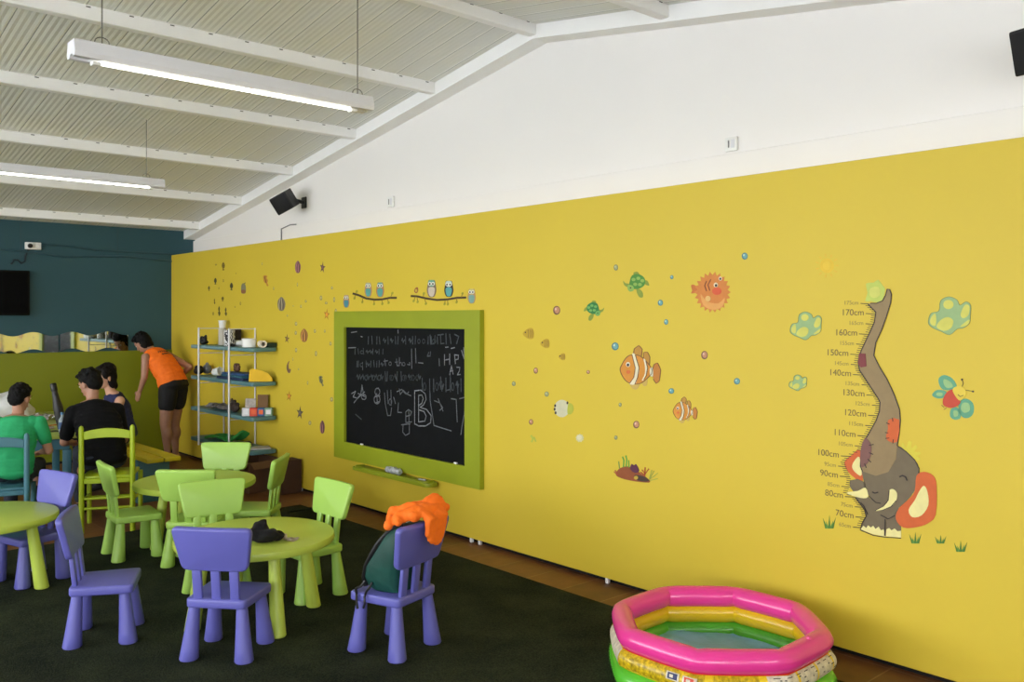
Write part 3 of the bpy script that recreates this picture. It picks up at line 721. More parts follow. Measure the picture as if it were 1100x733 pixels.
# ------------------------------------------------------------------ shelf unit on the yellow wall
SX = 3.985; Y0, Y1 = 8.41, 10.0
su = thing('shelf_unit', 'white wire ladder shelf unit with teal boards on the yellow wall', 'shelf', (WX, (Y0+Y1)/2, 0))
ym = (Y0+Y1)/2; ZB = [1.425, 1.072, .715, .37]
for z in ZB:
    bm = NB(); prism(bm, roundpoly([(SX-WX, Y0-ym), (-.012, Y0-ym), (-.012, Y1-ym), (SX-WX, Y1-ym)], .04), .04, Matrix.Translation((0, 0, z-.04)), .005, 2); obj('shelf_board', bm, M_shelf, su)
for y in (8.92, 9.72):
    bm = NB()
    tube(bm, [(SX-WX-.012, y-ym, .30), (SX-WX-.012, y-ym, 1.625)], .0105, 10); tube(bm, [(-.013, y-ym, .30), (-.013, y-ym, 1.625)], .0085, 10)
    for z in (1.615, 1.335, 1.0, .65, .31): tube(bm, [(SX-WX-.012, y-ym, z), (-.013, y-ym, z)], .0045, 8)
    obj('wire_ladder', bm, M_metalwhite, su)
def shelf_pt(px, z, X=4.1):
    # point on a shelf along the wall under the photograph column px
    r_ = (px-CX)/F; q = (-r_*SN+CS)/(r_*CS+SN)
    if X*q < 8.5: X = min(4.2, 8.5/q)
    return Vector((X, X*q, z))
e_ = .001
def put(o, p, rz=0, lift=e_): o.location = (p.x, p.y, p.z+lift); o.rotation_euler = (0, 0, rz); return o
# top shelf
z = ZB[0]
M_zebra = mat('zebra_print', (230, 228, 226), .4)
nt, b = nodes(M_zebra); tc = nt.nodes.new('ShaderNodeTexCoord'); wv = nt.nodes.new('ShaderNodeTexWave'); wv.inputs['Scale'].default_value = 14; wv.inputs['Distortion'].default_value = 9; wv.inputs['Detail Scale'].default_value = 2
rp = nt.nodes.new('ShaderNodeValToRGB'); rp.color_ramp.interpolation = 'CONSTANT'; rp.color_ramp.elements[0].color = (.012, .01, .012, 1); rp.color_ramp.elements[1].position = .5; rp.color_ramp.elements[1].color = (.75, .73, .72, 1)
nt.links.new(tc.outputs['Object'], wv.inputs['Vector']); nt.links.new(wv.outputs['Fac'], rp.inputs['Fac']); nt.links.new(rp.outputs['Color'], b.inputs['Base Color'])
bm = NB(); lathe(bm, [(.05, 0), (.056, .004), (.06, .17), (.063, .176), (.058, .176), (.054, .02), (0, .02)], seg=28); o = obj('zebra_tin', bm, M_zebra); put(o, shelf_pt(246.5, z, 4.08)); tag(o, 'black and white zebra-patterned tin on the top teal shelf', 'tin')
bm = NB(); box(bm, (-.05, -.05, 0), (.05, .05, .18), .006); o = obj('dark_carton', bm, mat('dark_card', (40, 30, 28), .7, var=.1)); put(o, shelf_pt(252.5, z, 4.2)); tag(o, 'dark carton standing behind the zebra-patterned tin', 'box')
# cup standing on the tall canister
bm = NB(); lathe(bm, [(.042, 0), (.045, .004), (.045, .19), (0, .19)], seg=24); o = obj('canister', bm, mat('pale_card', (196, 190, 176), .6, var=.06)); put(o, shelf_pt(239, z, 4.2)); tag(o, 'pale canister with a white cup on it, top shelf beside the zebra-patterned tin', 'canister')
bm = NB(); lathe(bm, [(.03, 0), (.034, .003), (.045, .085), (.047, .088), (.042, .088), (.031, .01), (0, .01)], seg=24); o = obj('plastic_cup', bm, M_whiteplastic); put(o, shelf_pt(239, z+.191, 4.2)); tag(o, 'white plastic cup perched highest above the top shelf', 'cup')
bm = NB()
for c, r_ in (((0, 0, .03), (.05, .06, .03)), ((0, -.02, .07), (.03, .035, .03)), ((0, .05, .05), (.03, .03, .05)), ((.01, -.03, .095), (.015, .02, .02))): ellipsoid(bm, c, r_)
o = blob('headphones_bundle', bm, .006, M_black, it=2); put(o, shelf_pt(219, z, 4.08)); tag(o, 'small black bundle at the left end of the top shelf', 'bundle')
def roll(name, px, z, L, r, m, label, X=4.06, rz=0., hollow=True, cat='paper roll'):
    bm = NB(); n = 24
    pr = [(r*.6, -L/2), (r, -L/2), (r, L/2), (r*.6, L/2)] if hollow else [(0, -L/2), (r, -L/2), (r, L/2), (0, L/2)]
    lathe(bm, pr+([(r*.6, -L/2)] if hollow else []), seg=n, M=Matrix.Rotation(PI/2, 4, 'X'))
    o = obj(name, bm, m); p = shelf_pt(px, z, X); o.location = (p.x, p.y, z+r+.001); o.rotation_euler = (0, 0, rz); return tag(o, label, cat)
roll('paper_roll', 259.5, z, .30, .032, M_whiteplastic, 'white paper roll lying behind the middle of the top shelf', 4.17)
bm = NB(); lathe(bm, [(.05, 0), (.07, .004), (.074, .075), (.074, .09), (.06, .095), (0, .095)], seg=28); o = obj('tape_tub', bm, M_whiteplastic); put(o, shelf_pt(267.5, z, 4.06)); tag(o, 'round white tub on the top shelf beside the cardboard tube', 'tub')
roll('cardboard_tube', 281.5, z, .13, .037, mat('tube_card', (226, 214, 196), .6, var=.06), 'white cardboard tube lying end-on near the right end of the top shelf', 4.14, -.25, cat='tube')
bm = NB(); box(bm, (-.05, -.05, 0), (.05, .05, .05), .008); o = obj('dark_case', bm, mat('dark_green_plastic', (30, 52, 44), .5, var=.05)); put(o, Vector((4.225, 8.475, z))); tag(o, 'small dark case at the right end of the top shelf', 'case')
bm = NB(); ellipsoid(bm, (0, 0, .022), (.05, .1, .022)); o = blob('dark_cloth', bm, .007, M_black, it=1, disp=rumple(.02, 20)); put(o, shelf_pt(250, z, 4.03)); settle(o, z+e_); tag(o, 'flat black cloth lying in front of the zebra-patterned tin', 'cloth')
o.location.x = 4.02; o.scale = (.5, .8, .7); 
# second shelf
z = ZB[1]
M_cblue = mat('blue_card', (46, 76, 120), .6, var=.2, scale=14); M_cyel = mat('yellow_card', (226, 182, 28), .5, var=.04)
bm = NB(); 
for c, r_ in (((0, 0, .04), (.05, .08, .04)), ((.0, .02, .08), (.035, .04, .03)), ((0, -.05, .06), (.04, .04, .05))): ellipsoid(bm, c, r_)
o = blob('black_pouch', bm, .007, M_black, it=2); put(o, shelf_pt(213, z, 4.09)); tag(o, 'black pouch at the left end of the second shelf', 'pouch')
bm = NB(); ellipsoid(bm, (0, 0, .06), (.055, .055, .06)); ellipsoid(bm, (0, 0, .12), (.02, .02, .02)); o = blob('grey_ball', bm, .006, mat('grey_foil', (128, 130, 134), .4, metal=.3, var=.15, scale=20), it=1); put(o, shelf_pt(222.5, z, 4.2)); tag(o, 'grey ball with a knob on the second shelf behind the black pouch', 'ball')
bm = NB(); lathe(bm, [(.034, 0), (.037, .003), (.05, .1), (.045, .1), (.035, .01), (0, .01)], seg=24); bm.transform(Matrix.Rotation(R(80), 4, 'X')); o = obj('plastic_cup', bm, M_whiteplastic); put(o, shelf_pt(229.5, z, 4.07), .4); o.location.z = z+.052; tag(o, 'white plastic cup lying on its side on the second shelf', 'cup')
zc = z+e_
for i, (px, wd, L, h, m, lb) in enumerate(((256, .2, .62, .026, mat('navy_card', (34, 50, 84), .6, var=.15, scale=12), 'navy blue folder at the bottom of the pile on the second shelf'),
        (257, .18, .58, .024, mat('green_blue_card', (40, 92, 112), .6, var=.3, scale=16), 'blue-green folder in the middle of the pile on the second shelf'),
        (258, .17, .5, .022, M_cblue, 'blue folder on top of the pile on the second shelf'))):
    bm = NB(); box(bm, (-wd/2, -L/2, 0), (wd/2, L/2, h), .004, 1); o = obj('cardboard_folder', bm, m); p = shelf_pt(px, zc, 4.11); put(o, p, [.03, -.05, .06][i], 0); zc += h+.001; tag(o, lb, 'folder', 'folders piled on the second shelf')
bm = NB()
for c, r_ in (((0, 0, .03), (.03, .06, .03)), ((0, .03, .06), (.025, .03, .03)), ((0, -.04, .055), (.02, .03, .022)), ((0, .0, .085), (.015, .07, .01))): ellipsoid(bm, c, r_)
o = blob('wooden_toy', bm, .005, mat('brown_toy', (96, 66, 44), .6, var=.25, scale=25), it=1); put(o, shelf_pt(254.5, zc, 4.12), 0, .0005); settle(o, zc+.0005); tag(o, 'small brown toy on top of the blue folders', 'toy')
# yellow folder leaning open at the right end
bm = NB(); n_ = 14
prof = [(-.2+.4*k/n_, .02+.13*max(0, 1-abs((k/n_-.22)/.6))**.8*(1 if k/n_ > .1 else .9)) for k in range(n_+1)]
ptsu = [(y, h) for y, h in prof]
prism(bm, [(-.12, .0)]+[(-.12, .125)]+[(-.09, .14), (0, .12), (.07, .09), (.12, .035), (.12, 0)], .012, basis((0, -1, 0), (0, 0, 1), (1, 0, 0), (-.006, 0, 0)), .003, 1)
bm.transform(Matrix.Rotation(R(20), 4, 'Y'))
lo_ = min(v.co.z for v in bm.verts)
for v in bm.verts: v.co.z -= lo_
o = obj('paper_folder', bm, M_cyel); put(o, Vector((4.118, 8.485, z)), R(52)); o.rotation_euler = (0, 0, R(52)); tag(o, 'bright yellow folder leaning at the right end of the second shelf', 'folder')
bm = NB(); box(bm, (-.03, -.09, 0), (.03, .09, .04), .006); o = obj('pencil_case', bm, mat('brown_leather', (70, 46, 34), .6, var=.1)); put(o, Vector((4.205, 8.60, z)), R(10)); tag(o, 'brown case behind the yellow folder on the second shelf', 'case')
# third shelf
z = ZB[2]
bm = NB(); rs = random.Random(9)
for k in range(10): ellipsoid(bm, (rs.uniform(-.06, .06), rs.uniform(-.3, .3), .02+rs.random()*.02), (.04, .08, .025), Matrix.Rotation(rs.uniform(-1, 1), 3, 'Z'), 12, 8)
o = blob('grey_cloth_heap', bm, .008, mat('grey_cloth', (110, 106, 104), .8, var=.4, scale=12), it=2, disp=rumple(.02, 16)); put(o, shelf_pt(237, z, 4.12)); settle(o, z+e_); tag(o, 'rumpled grey cloth on the third shelf left of the middle', 'cloth')
bm = NB()
for c, r_ in (((0, 0, .05), (.04, .1, .05)), ((0, .07, .1), (.02, .02, .05)), ((0, -.05, .09), (.03, .05, .02)), ((.01, .02, .11), (.02, .025, .025))): ellipsoid(bm, c, r_)
o = blob('toy_animal', bm, .006, mat('dark_brown_toy', (58, 44, 36), .7, var=.25, scale=25), it=2); put(o, shelf_pt(252, z, 4.09)); settle(o, z+e_); tag(o, 'dark brown toy animal on the third shelf beside the picture boxes', 'toy')
BXP = iter([(4.02, 8.606), (4.083, 8.558), (4.143, 8.512), (4.203, 8.466)])
for px, m, wd, lb in ((264.5, mat('white_card_print', (212, 210, 214), .5, var=.15, scale=20), .078, 'white picture box on the third shelf, first from the left'), (274.2, mat('red_card', (206, 62, 34), .5, var=.06), .078, 'red picture box on the third shelf between the white and blue ones'),
                      (282.4, mat('blue_card_print', (52, 92, 140), .5, var=.1), .07, 'blue picture box on the third shelf, right of the red one'), (290.5, mat('green_card_print', (120, 152, 132), .5, var=.3, scale=24), .078, 'grey-green picture box at the right end of the third shelf')):
    bm = NB(); box(bm, (-.035, -wd/2, 0), (.035, wd/2, .085), .004, 1); o = obj('picture_box', bm, m); bx_, by_ = next(BXP); put(o, Vector((bx_, by_, z)), R(52)); tag(o, lb, 'box', 'picture boxes on the third shelf')
    bm = NB(); box(bm, (-.0365, -wd*.32, .02), (-.0352, wd*.32, .066)); obj('printed_label', bm, M_metalwhite if 'red' not in lb else mat('orange_print', (226, 96, 40), .5, var=.05), o)
for px, m, h, a, lb in ((283, mat('pale_book', (170, 160, 150), .6, var=.3, scale=30), .17, .12, 'pale picture book leaning on the third shelf behind the boxes'), (288, mat('brown_book', (112, 76, 26), .6, var=.1), .21, .16, 'brown book leaning on the third shelf behind the boxes')):
    bm = NB(); box(bm, (-.06, -.009, 0), (.05, .009, h), .002, 1); bm.transform(Matrix.Rotation(a, 4, 'X'))
    lo_ = min(v.co.z for v in bm.verts)
    for v in bm.verts: v.co.z -= lo_
    o = obj('picture_book', bm, m); put(o, Vector(((4.10, 8.69, z) if 'pale' in lb else (4.19, 8.60, z))), R(52)+PI/2); tag(o, lb, 'book', 'books leaning on the third shelf')
# bottom shelf
z = ZB[3]
bm = NB(); n_ = 40
M_gcl = mat('green_fabric', (52, 150, 66), .7, var=.15, scale=10)
def gp(u, v):
    y = .62*(u-.5)*-1.0; x = .16*(v-.5)
    z_ = .03+.06*math.sin(PI*min(1, u*1.1))*(1-abs(v-.5)*.8)+.15*max(0, (u-.72)/.28)**1.3*(1-abs(v-.6)*.7)
    return (x, y*1.3, z_+.012*noise.noise(Vector((u*9, v*4, 2))))
g = [[bm.verts.new(gp(i/n_, j/12)) for j in range(13)] for i in range(n_+1)]
for i in range(n_):
    for j in range(12): bm.faces.new((g[i][j], g[i+1][j], g[i+1][j+1], g[i][j+1]))
bmesh.ops.recalc_face_normals(bm, faces=bm.faces); bmesh.ops.solidify(bm, geom=bm.faces[:], thickness=.02)
o = obj('green_play_mat', bm, M_gcl, angle=60); put(o, shelf_pt(243, z, 4.1)); settle(o, z+e_); tag(o, 'green play mat curling up at its right end on the bottom shelf', 'play mat')
bm = NB(); box(bm, (-.09, -.13, 0), (.09, .13, .014), .002, 1); o = obj('magazine_stack', bm, mat('pale_magazine', (178, 176, 180), .6, var=.15, scale=18)); put(o, Vector((4.12, 8.57, z)), R(70)); tag(o, 'pale magazine lying at the right end of the bottom shelf', 'magazine')
bm = NB(); ellipsoid(bm, (0, 0, .03), (.05, .09, .03)); o = blob('dark_pouch', bm, .007, mat('dark_plum', (46, 30, 46), .7, var=.2, scale=20), it=1, disp=rumple(.015, 20)); put(o, Vector((4.09, 8.74, z))); settle(o, z+e_); tag(o, 'dark plum pouch beside the curling green mat on the bottom shelf', 'pouch')
# cardboard boxes under the shelf
M_cardb = mat('brown_cardboard', (88, 58, 34), .8, var=.1, scale=6); M_cardd = mat('dark_cardboard', (66, 40, 26), .8, var=.12, scale=5)
cb = thing('cardboard_box', 'open brown cardboard box on the floor under the right end of the shelves', 'box', (4.02, 8.42, 0), R(4), 'cardboard boxes under the shelves')
bm = NB(); w_, l_, h_ = .2, .26, .3
for lo, hi in (((-w_, -l_, .002), (w_, l_, .008)), ((-w_, -l_, .008), (-w_+.006, l_, h_)), ((w_-.006, -l_, .008), (w_, l_, h_)), ((-w_+.006, -l_, .008), (w_-.006, -l_+.006, h_)), ((-w_+.006, l_-.006, .008), (w_-.006, l_, h_))): box(bm, lo, hi)
obj('box_body', bm, M_cardb, cb, smooth=False)
bm = NB(); box(bm, (-w_-.1, -l_, h_+.0005), (-w_, l_, h_+.005)); bm.transform(Matrix.Translation((-w_, 0, h_)) @ Matrix.Rotation(R(-40), 4, 'Y') @ Matrix.Translation((w_, 0, -h_))); obj('flap', bm, M_cardb, cb, smooth=False)
bm = NB(); box(bm, (-w_+.004, -l_-.1, h_+.0005), (w_-.004, -l_, h_+.005)); bm.transform(Matrix.Translation((0, -l_, h_)) @ Matrix.Rotation(R(35), 4, 'X') @ Matrix.Translation((0, l_, -h_))); obj('flap', bm, M_cardb, cb, smooth=False)
cb2 = thing('cardboard_box', 'dark brown cardboard box by the yellow wall, right of the open one', 'box', (4.15, 7.985, 0), 0, 'cardboard boxes under the shelves')
bm = NB(); box(bm, (-.11, -.11, .002), (.11, .09, .33), .004, 1); obj('box_body', bm, M_cardd, cb2)
bm = NB(); box(bm, (-.1115, -.02, .1), (-.1102, .02, .328)); obj('tape', bm, mat('packing_tape', (96, 66, 42), .3, var=.05), cb2)

# ------------------------------------------------------------------ big craft table, bench, ladder-back chairs
TBX0, TBX1, TBY0, TBY1, TBZ = 1.225, 2.525, 8.31, 10.51, .72
ct = thing('craft_table', 'long lime-topped craft table with teal legs where people sit', 'table', (1.875, 9.41, 0), R(-12))
hx, hy = (TBX1-TBX0)/2, (TBY1-TBY0)/2
bm = NB(); box(bm, (-hx, -hy, TBZ-.03), (hx, hy, TBZ), .006); obj('tabletop', bm, mat('lime_tabletop', (170, 186, 84), .35, var=.05, scale=5), ct)
for sx in (-1, 1):
    for sy in (-1, 1):
        bm = NB(); box(bm, (sx*(hx-.08)-.035, sy*(hy-.08)-.035, 0), (sx*(hx-.08)+.035, sy*(hy-.08)+.035, TBZ-.1305), .008); obj('leg', bm, M_tealwood, ct)
bm = NB(); box(bm, (-hx+.06, -hy+.06, TBZ-.13), (hx-.06, hy-.06, TBZ-.0305), .004, 1); obj('apron', bm, M_tealwood, ct)
bn = thing('bench', 'yellow slatted wooden bench along the right side of the craft table', 'bench', (3.01, 9.25, 0))
for x in (-.08, .08):
    bm = NB(); box(bm, (x-.074, -1.1, .405), (x+.074, 1.1, .445), .006); obj('seat_plank', bm, M_yellowwood, bn)
for y in (-.8, .8):
    bm = NB(); box(bm, (-.15, y-.03, .0), (.15, y+.03, .404), .006); obj('leg_panel', bm, M_tealwood, bn)
bm = NB(); box(bm, (-.02, -.769, .16), (.02, .769, .2), .004, 1); obj('stretcher', bm, M_tealwood, bn)

def ladder_chair(m, name, label, loc, rz):
    t = thing(name, label, 'chair', loc, rz, 'ladder-back chairs at the craft table')
    for sy in (-1, 1):
        bm = NB(); tube(bm, [(-.2, sy*.19, .002), (-.2, sy*.19, .46), (-.215, sy*.19, .84), (-.216, sy*.19, .858), (-.2165, sy*.19, .868)], [.02, .021, .019, .016, .006], 14); obj('rear_post', bm, m, t)
        bm = NB(); tube(bm, [(.19, sy*.2, .002), (.19, sy*.2, .432)], [.018, .02], 14); obj('front_leg', bm, m, t)
    bm = NB(); n = 14
    def rail(z0, z1, arch):
        up = [(y, z1+arch*(1-(y/.17)**2)) for y in [-.172+.344*k/n for k in range(n+1)]]; lo = [(y, z0+arch*.6*(1-(y/.17)**2)) for y in [-.172+.344*k/n for k in range(n+1)]]
        prism(bm, lo+up[::-1], .016, basis((0, 1, 0), (0, 0, 1), (1, 0, 0), (-.218, 0, 0)), .004, 1)
    rail(.755, .82, .025); obj('top_rail', bm, m, t)
    bm = NB(); box(bm, (-.21, -.172, .4), (-.19, .172, .44), .005, 1); obj('rear_rail', bm, m, t)
    bm = NB(); box(bm, (-.187, -.195, .434), (.215, .195, .458), .01); obj('seat', bm, m, t)
    for (p0, p1) in (((-.2, -.17, .28), (-.2, .17, .28)), ((-.2, -.17, .2), (-.2, .17, .2)), ((.19, -.18, .22), (.19, .18, .22)), ((-.18, .193, .25), (.17, .198, .25)), ((-.18, -.193, .25), (.17, -.198, .25))):
        bm = NB(); tube(bm, [p0, p1], .011, 10); obj('stretcher', bm, m, t)
    return t
LC = ladder_chair(M_limewood, 'ladder_chair', 'lime ladder-back wooden chair under the person in the black shirt', (2.385, 7.64, 0), R(64))
BC = ladder_chair(M_tealwood, 'ladder_chair', 'teal ladder-back wooden chair under the person in the green shirt', (1.575, 7.62, 0), R(72))

# things on the craft table
tz = TBZ
bm = NB(); rs = random.Random(5); n_ = 34
def bag_pt(i, j):
    a = 2*PI*i/n_; h = j/16
    r0 = (.42, .3) if True else 0
    k = (1-h)**.55; f = 1+.16*noise.noise(Vector((math.cos(a)*2, math.sin(a)*2, h*3)))+.07*noise.noise(Vector((math.cos(a)*6, math.sin(a)*6, h*8)))
    return (r0[0]*k*f*math.cos(a)+.12*h, r0[1]*k*f*math.sin(a), .30*h**.8*(1+.2*noise.noise(Vector((math.cos(a)*3, math.sin(a)*3, 5))))+.004)
g = [[bm.verts.new(bag_pt(i, j)) for i in range(n_)] for j in range(17)]
for j in range(16):
    for i in range(n_): bm.faces.new((g[j][i], g[j][(i+1) % n_], g[j+1][(i+1) % n_], g[j+1][i]))
bm.faces.new(g[0]); bm.faces.new(g[16])
o = obj('plastic_bag', bm, mat('white_bag_film', (222, 224, 226), .35, var=.05, scale=10), angle=180)
pp = onZ(30, 446, tz); o.location = (2.05, 10.1, 0); o.rotation_euler = (0, 0, R(5)); o.scale = (.85, .85, .8); settle(o, tz+e_); tag(o, 'large crumpled white plastic bag on the far end of the craft table', 'bag')
def tpt(x, y): return onZ(x, y, tz)
bm = NB(); rs = random.Random(8)
for k in range(14): ellipsoid(bm, (rs.uniform(-.12, .12), rs.uniform(-.07, .07), .02+.02*rs.random()), (.05, .03, .025), Matrix.Rotation(rs.uniform(-2, 2), 3, 'Z'), 10, 6)
o = blob('foil_heap', bm, .007, mat('crumpled_foil', (206, 208, 212), .22, metal=.8, var=.1, scale=20), it=1, disp=rumple(.03, 25)); o.location = (*tpt(47, 445).xy, 0); settle(o, tz+e_); tag(o, 'crumpled silver foil heap on the craft table beside the white bag', 'foil')
o.location = (2.36, 9.5, o.location.z)
bm = NB()
for k in range(9): ellipsoid(bm, (rs.uniform(-.1, .1), rs.uniform(-.06, .06), .014), (.04, .03, .014), None, 10, 6)
o = blob('craft_scraps', bm, .006, mat('mottled_scraps', (150, 140, 130), .6, var=.5, scale=30), it=1); o.location = (*tpt(48, 455).xy, 0); settle(o, tz+e_); tag(o, 'mottled grey craft scraps in front of the foil heap', 'scraps'); o.location.xy = (2.12, 8.78)
bm = NB(); tube(bm, [(-.1, 0, .006), (.1, 0, .006)], .006, 8); o = obj('wooden_stick', bm, mat('orange_wood', (176, 104, 44), .6, var=.06)); o.location = (2.27, 9.0, tz+.0005); o.rotation_euler = (0, 0, R(20)); tag(o, 'thin orange wooden stick lying by the craft scraps', 'stick')
bm = NB()
for s_ in (-1, 1):
    tube(bm, [(0, 0, .005), (.06, s_*.012, .005), (.1, s_*.025, .005)], .005, 8); tube(bm, [(.12+.022*math.cos(k), s_*.03+.018*math.sin(k), .005) for k in [2*PI*j/12 for j in range(12)]], .004, 6, closed=True)
    tube(bm, [(0, 0, .005), (-.09, -s_*.008, .005)], [.006, .002], 8)
o = obj('scissors', bm, mat('dark_olive_handle', (60, 64, 34), .5, var=.05)); o.location = (2.08, 8.5, tz+.0005); o.rotation_euler = (0, 0, R(15)); tag(o, 'dark scissors lying near the front edge of the craft table', 'scissors')
M_glassb = mat('bottle_glass', (190, 205, 215), .08, var=.02)
nodes(M_glassb)[1].inputs['Transmission Weight'].default_value = .55
bo = thing('water_bottle', 'clear plastic bottle with a blue cap on the craft table', 'bottle', (2.2, 8.36, tz+e_))
bm = NB(); lathe(bm, [(.026, 0), (.03, .004), (.03, .11), (.027, .125), (.012, .15), (.011, .165), (0, .165)], seg=24); obj('bottle_body', bm, M_glassb, bo)
bm = NB(); lathe(bm, [(.014, .1655), (.014, .185), (0, .185)], seg=20); obj('bottle_cap', bm, mat('blue_cap', (60, 110, 150), .4, var=.03), bo)
bm = NB(); lathe(bm, [(.0312, .04), (.0312, .1), (.0305, .1), (.0305, .04), (.0312, .04)], seg=24); obj('bottle_label', bm, M_cblue, bo)
bt = thing('black_bottle', 'tall black tilted bottle standing on the craft table beside the black shirt', 'bottle', (2.27, 8.62, tz+.012), R(-30))
bm = NB(); lathe(bm, [(.036, 0), (.04, .006), (.042, .2), (.03, .27), (.024, .34), (.022, .345), (0, .345)], seg=24); bm.transform(Matrix.Rotation(R(-11), 4, 'Y')); obj('bottle_body', bm, M_black, bt)
bm = NB(); lathe(bm, [(.026, .3455), (.028, .36), (.028, .41), (.02, .42), (0, .42)], seg=24); bm.transform(Matrix.Rotation(R(-11), 4, 'Y')); obj('bottle_cap', bm, M_black, bt)

# ------------------------------------------------------------------ wall stickers (flat vinyl on the yellow wall)
from mathutils.geometry import tessellate_polygon
class Strip(list): pass
def S(rgb):
    k = 'vinyl_%02x%02x%02x' % tuple(rgb)
    return mat(k, rgb, .6, var=.05, scale=25)
TK = .0012
def flat(bm, pts, lay, mi=0, org=(0, 0, 0)):
    """pts: photograph pixels -> thin vinyl shape on the wall, layer 0.."""
    P = [W(x, y) for x, y in pts]
    x1 = WX+.0004 if lay == 0 else WX-TK*lay+.0002; x0 = WX-TK*(lay+1)
    vs = [bm.verts.new((x0-org[0], Y-org[1], Z-org[2])) for Y, Z in P]; ws = [bm.verts.new((x1-org[0], Y-org[1], Z-org[2])) for Y, Z in P]
    n = len(P); fs = []
    if isinstance(pts, Strip):
        h = n//2; cap = [(k, k+1, n-2-k, n-1-k) for k in range(h-1)]
    else: cap = tessellate_polygon([[Vector((Y, Z, 0)) for Y, Z in P]])
    for q in cap:
        if len(set(q)) < 3: continue
        fs.append(bm.faces.new([vs[k] for k in q])); fs.append(bm.faces.new([ws[k] for k in q]))
    for k in range(n): fs.append(bm.faces.new((vs[k], vs[(k+1) % n], ws[(k+1) % n], ws[k])))
    for f in fs: f.material_index = mi
def smoothp(pts, n=4):
    """closed Catmull-Rom through the points"""
    out = []; N = len(pts)
    for i in range(N):
        p0, p1, p2, p3 = [Vector(pts[(i+k-1) % N]) for k in range(4)]
        for k in range(n):
            t = k/n; out.append(tuple(.5*((2*p1)+(p2-p0)*t+(2*p0-5*p1+4*p2-p3)*t*t+(3*p1-p0-3*p2+p3)*t**3)))
    return out
def line(pts, w_):
    """open polyline as a strip outline"""
    P = [Vector(p) for p in pts]; A, B = [], []
    for i, p in enumerate(P):
        d = (P[min(i+1, len(P)-1)]-P[max(i-1, 0)]).normalized(); nrm = Vector((-d.y, d.x))*w_/2
        A.append(tuple(p+nrm)); B.append(tuple(p-nrm))
    return Strip(A+B[::-1])
def ell(cx, cy, rx, ry, rot=0, n=18):
    c_, s_ = math.cos(R(rot)), math.sin(R(rot))
    return [(cx+rx*math.cos(2*PI*k/n)*c_-ry*math.sin(2*PI*k/n)*s_, cy+rx*math.cos(2*PI*k/n)*s_+ry*math.sin(2*PI*k/n)*c_) for k in range(n)]
def star(cx, cy, rx, ry, rot=0, n=5, q=.42):
    out = []
    for k in range(2*n):
        r_ = 1 if k % 2 == 0 else q; a = R(rot-90)+PI*k/n
        out.append((cx+rx*r_*math.cos(a), cy+ry*r_*math.sin(a)))
    return smoothp(out, 2)
def sticker(name, label, cat, shapes, group=None):
    """one mesh; shapes = [(pts, layer, rgb)]"""
    cols = []; allp = [W(*p) for p in shapes[0][0]]
    org = (WX, sum(p[0] for p in allp)/len(allp), min(p[1] for p in allp)); bm = NB()
    for pts, lay, rgb in shapes:
        if rgb not in cols: cols.append(rgb)
        flat(bm, pts, lay, cols.index(rgb), org)
    o = obj(name, bm, [S(c) for c in cols], loc=org, smooth=False); tag(o, label, cat, group); return o
class Sticker:
    def __init__(s, name, label, cat, at, group=None):
        Y, Z = W(*at); s.org = (WX, Y, Z); s.o = thing(name, label, cat, s.org, 0, group)
    def part(s, name, shapes, label=None, parent=None):
        cols = []; bm = NB()
        for pts, lay, rgb in shapes:
            if rgb not in cols: cols.append(rgb)
            flat(bm, pts, lay, cols.index(rgb), s.org)
        o = obj(name, bm, [S(c) for c in cols], s.o, smooth=False)
        if label: o['label'] = label
        return o
def sc_(ox, oy, k): return lambda *ps: [(ox+x/k, oy+y/k) for x, y in ps]
def scl(ox, oy, k, ps): return [(ox+x/k, oy+y/k) for x, y in ps]

# --- growth chart elephant
E5 = sc_(860, 260, 4.58); E6 = sc_(860, 420, 4.07)
el = Sticker('growth_chart_picture', 'tall elephant height-chart sticker with a raised trunk and centimetre marks', 'wall sticker', (925, 578))
INK = (46, 36, 34); GREY = (146, 124, 84); DGREY = (112, 99, 74); ORG = (206, 96, 40); CRM = (232, 222, 150); PLUM = (124, 52, 54); MAU = (124, 84, 76)
trunk_l = E5((333, 306), (352, 326), (372, 345), (365, 395), (338, 455), (300, 535), (285, 590), (292, 632), (345, 712))+E6((340, 32), (349, 50), (346, 90), (332, 130), (305, 178), (283, 215), (266, 262), (263, 330), (272, 352))
trunk_r = E6((330, 372), (385, 355), (418, 300), (424, 240), (432, 190), (438, 130), (434, 80), (412, 20))+E5((452, 728), (425, 672), (390, 615), (362, 558), (372, 495), (402, 430), (425, 365), (445, 300), (449, 258), (440, 234), (428, 232), (420, 262), (405, 290), (375, 302), (345, 302))
trunk = trunk_l+trunk_r
head = E6((266, 300), (330, 330), (400, 290), (424, 240), (462, 265), (500, 302), (520, 340), (518, 400), (498, 440), (462, 484), (430, 512), (408, 545), (385, 562), (352, 540), (330, 500), (300, 460), (280, 410))
body = E6((240, 465), (285, 455), (330, 490), (400, 500), (440, 520), (440, 640), (372, 636), (262, 608), (270, 580), (288, 548), (280, 520), (258, 492))
paw = E6((216, 392), (250, 385), (282, 400), (290, 440), (232, 442), (216, 418))
def grow(pts, w_): return line(pts+[pts[0], pts[1]], w_)
el.part('ear', [(smoothp(E6((262, 262), (225, 280), (192, 312), (205, 350), (236, 380), (272, 398)), 3), 0, ORG), (smoothp(E6((258, 290), (235, 308), (226, 335), (244, 360), (268, 368)), 3), 1, CRM)], 'orange far ear with a cream inside')
el.part('far_leg', [(paw, 1, DGREY)])
el.part('body', [(body, 0, DGREY), (line(E6((265, 488), (280, 505), (296, 540)), .9), 5, INK), (line(E6((372, 560), (370, 634)), .9), 5, INK), (line(E6((352, 542), (385, 560), (415, 545)), .9), 5, INK)])
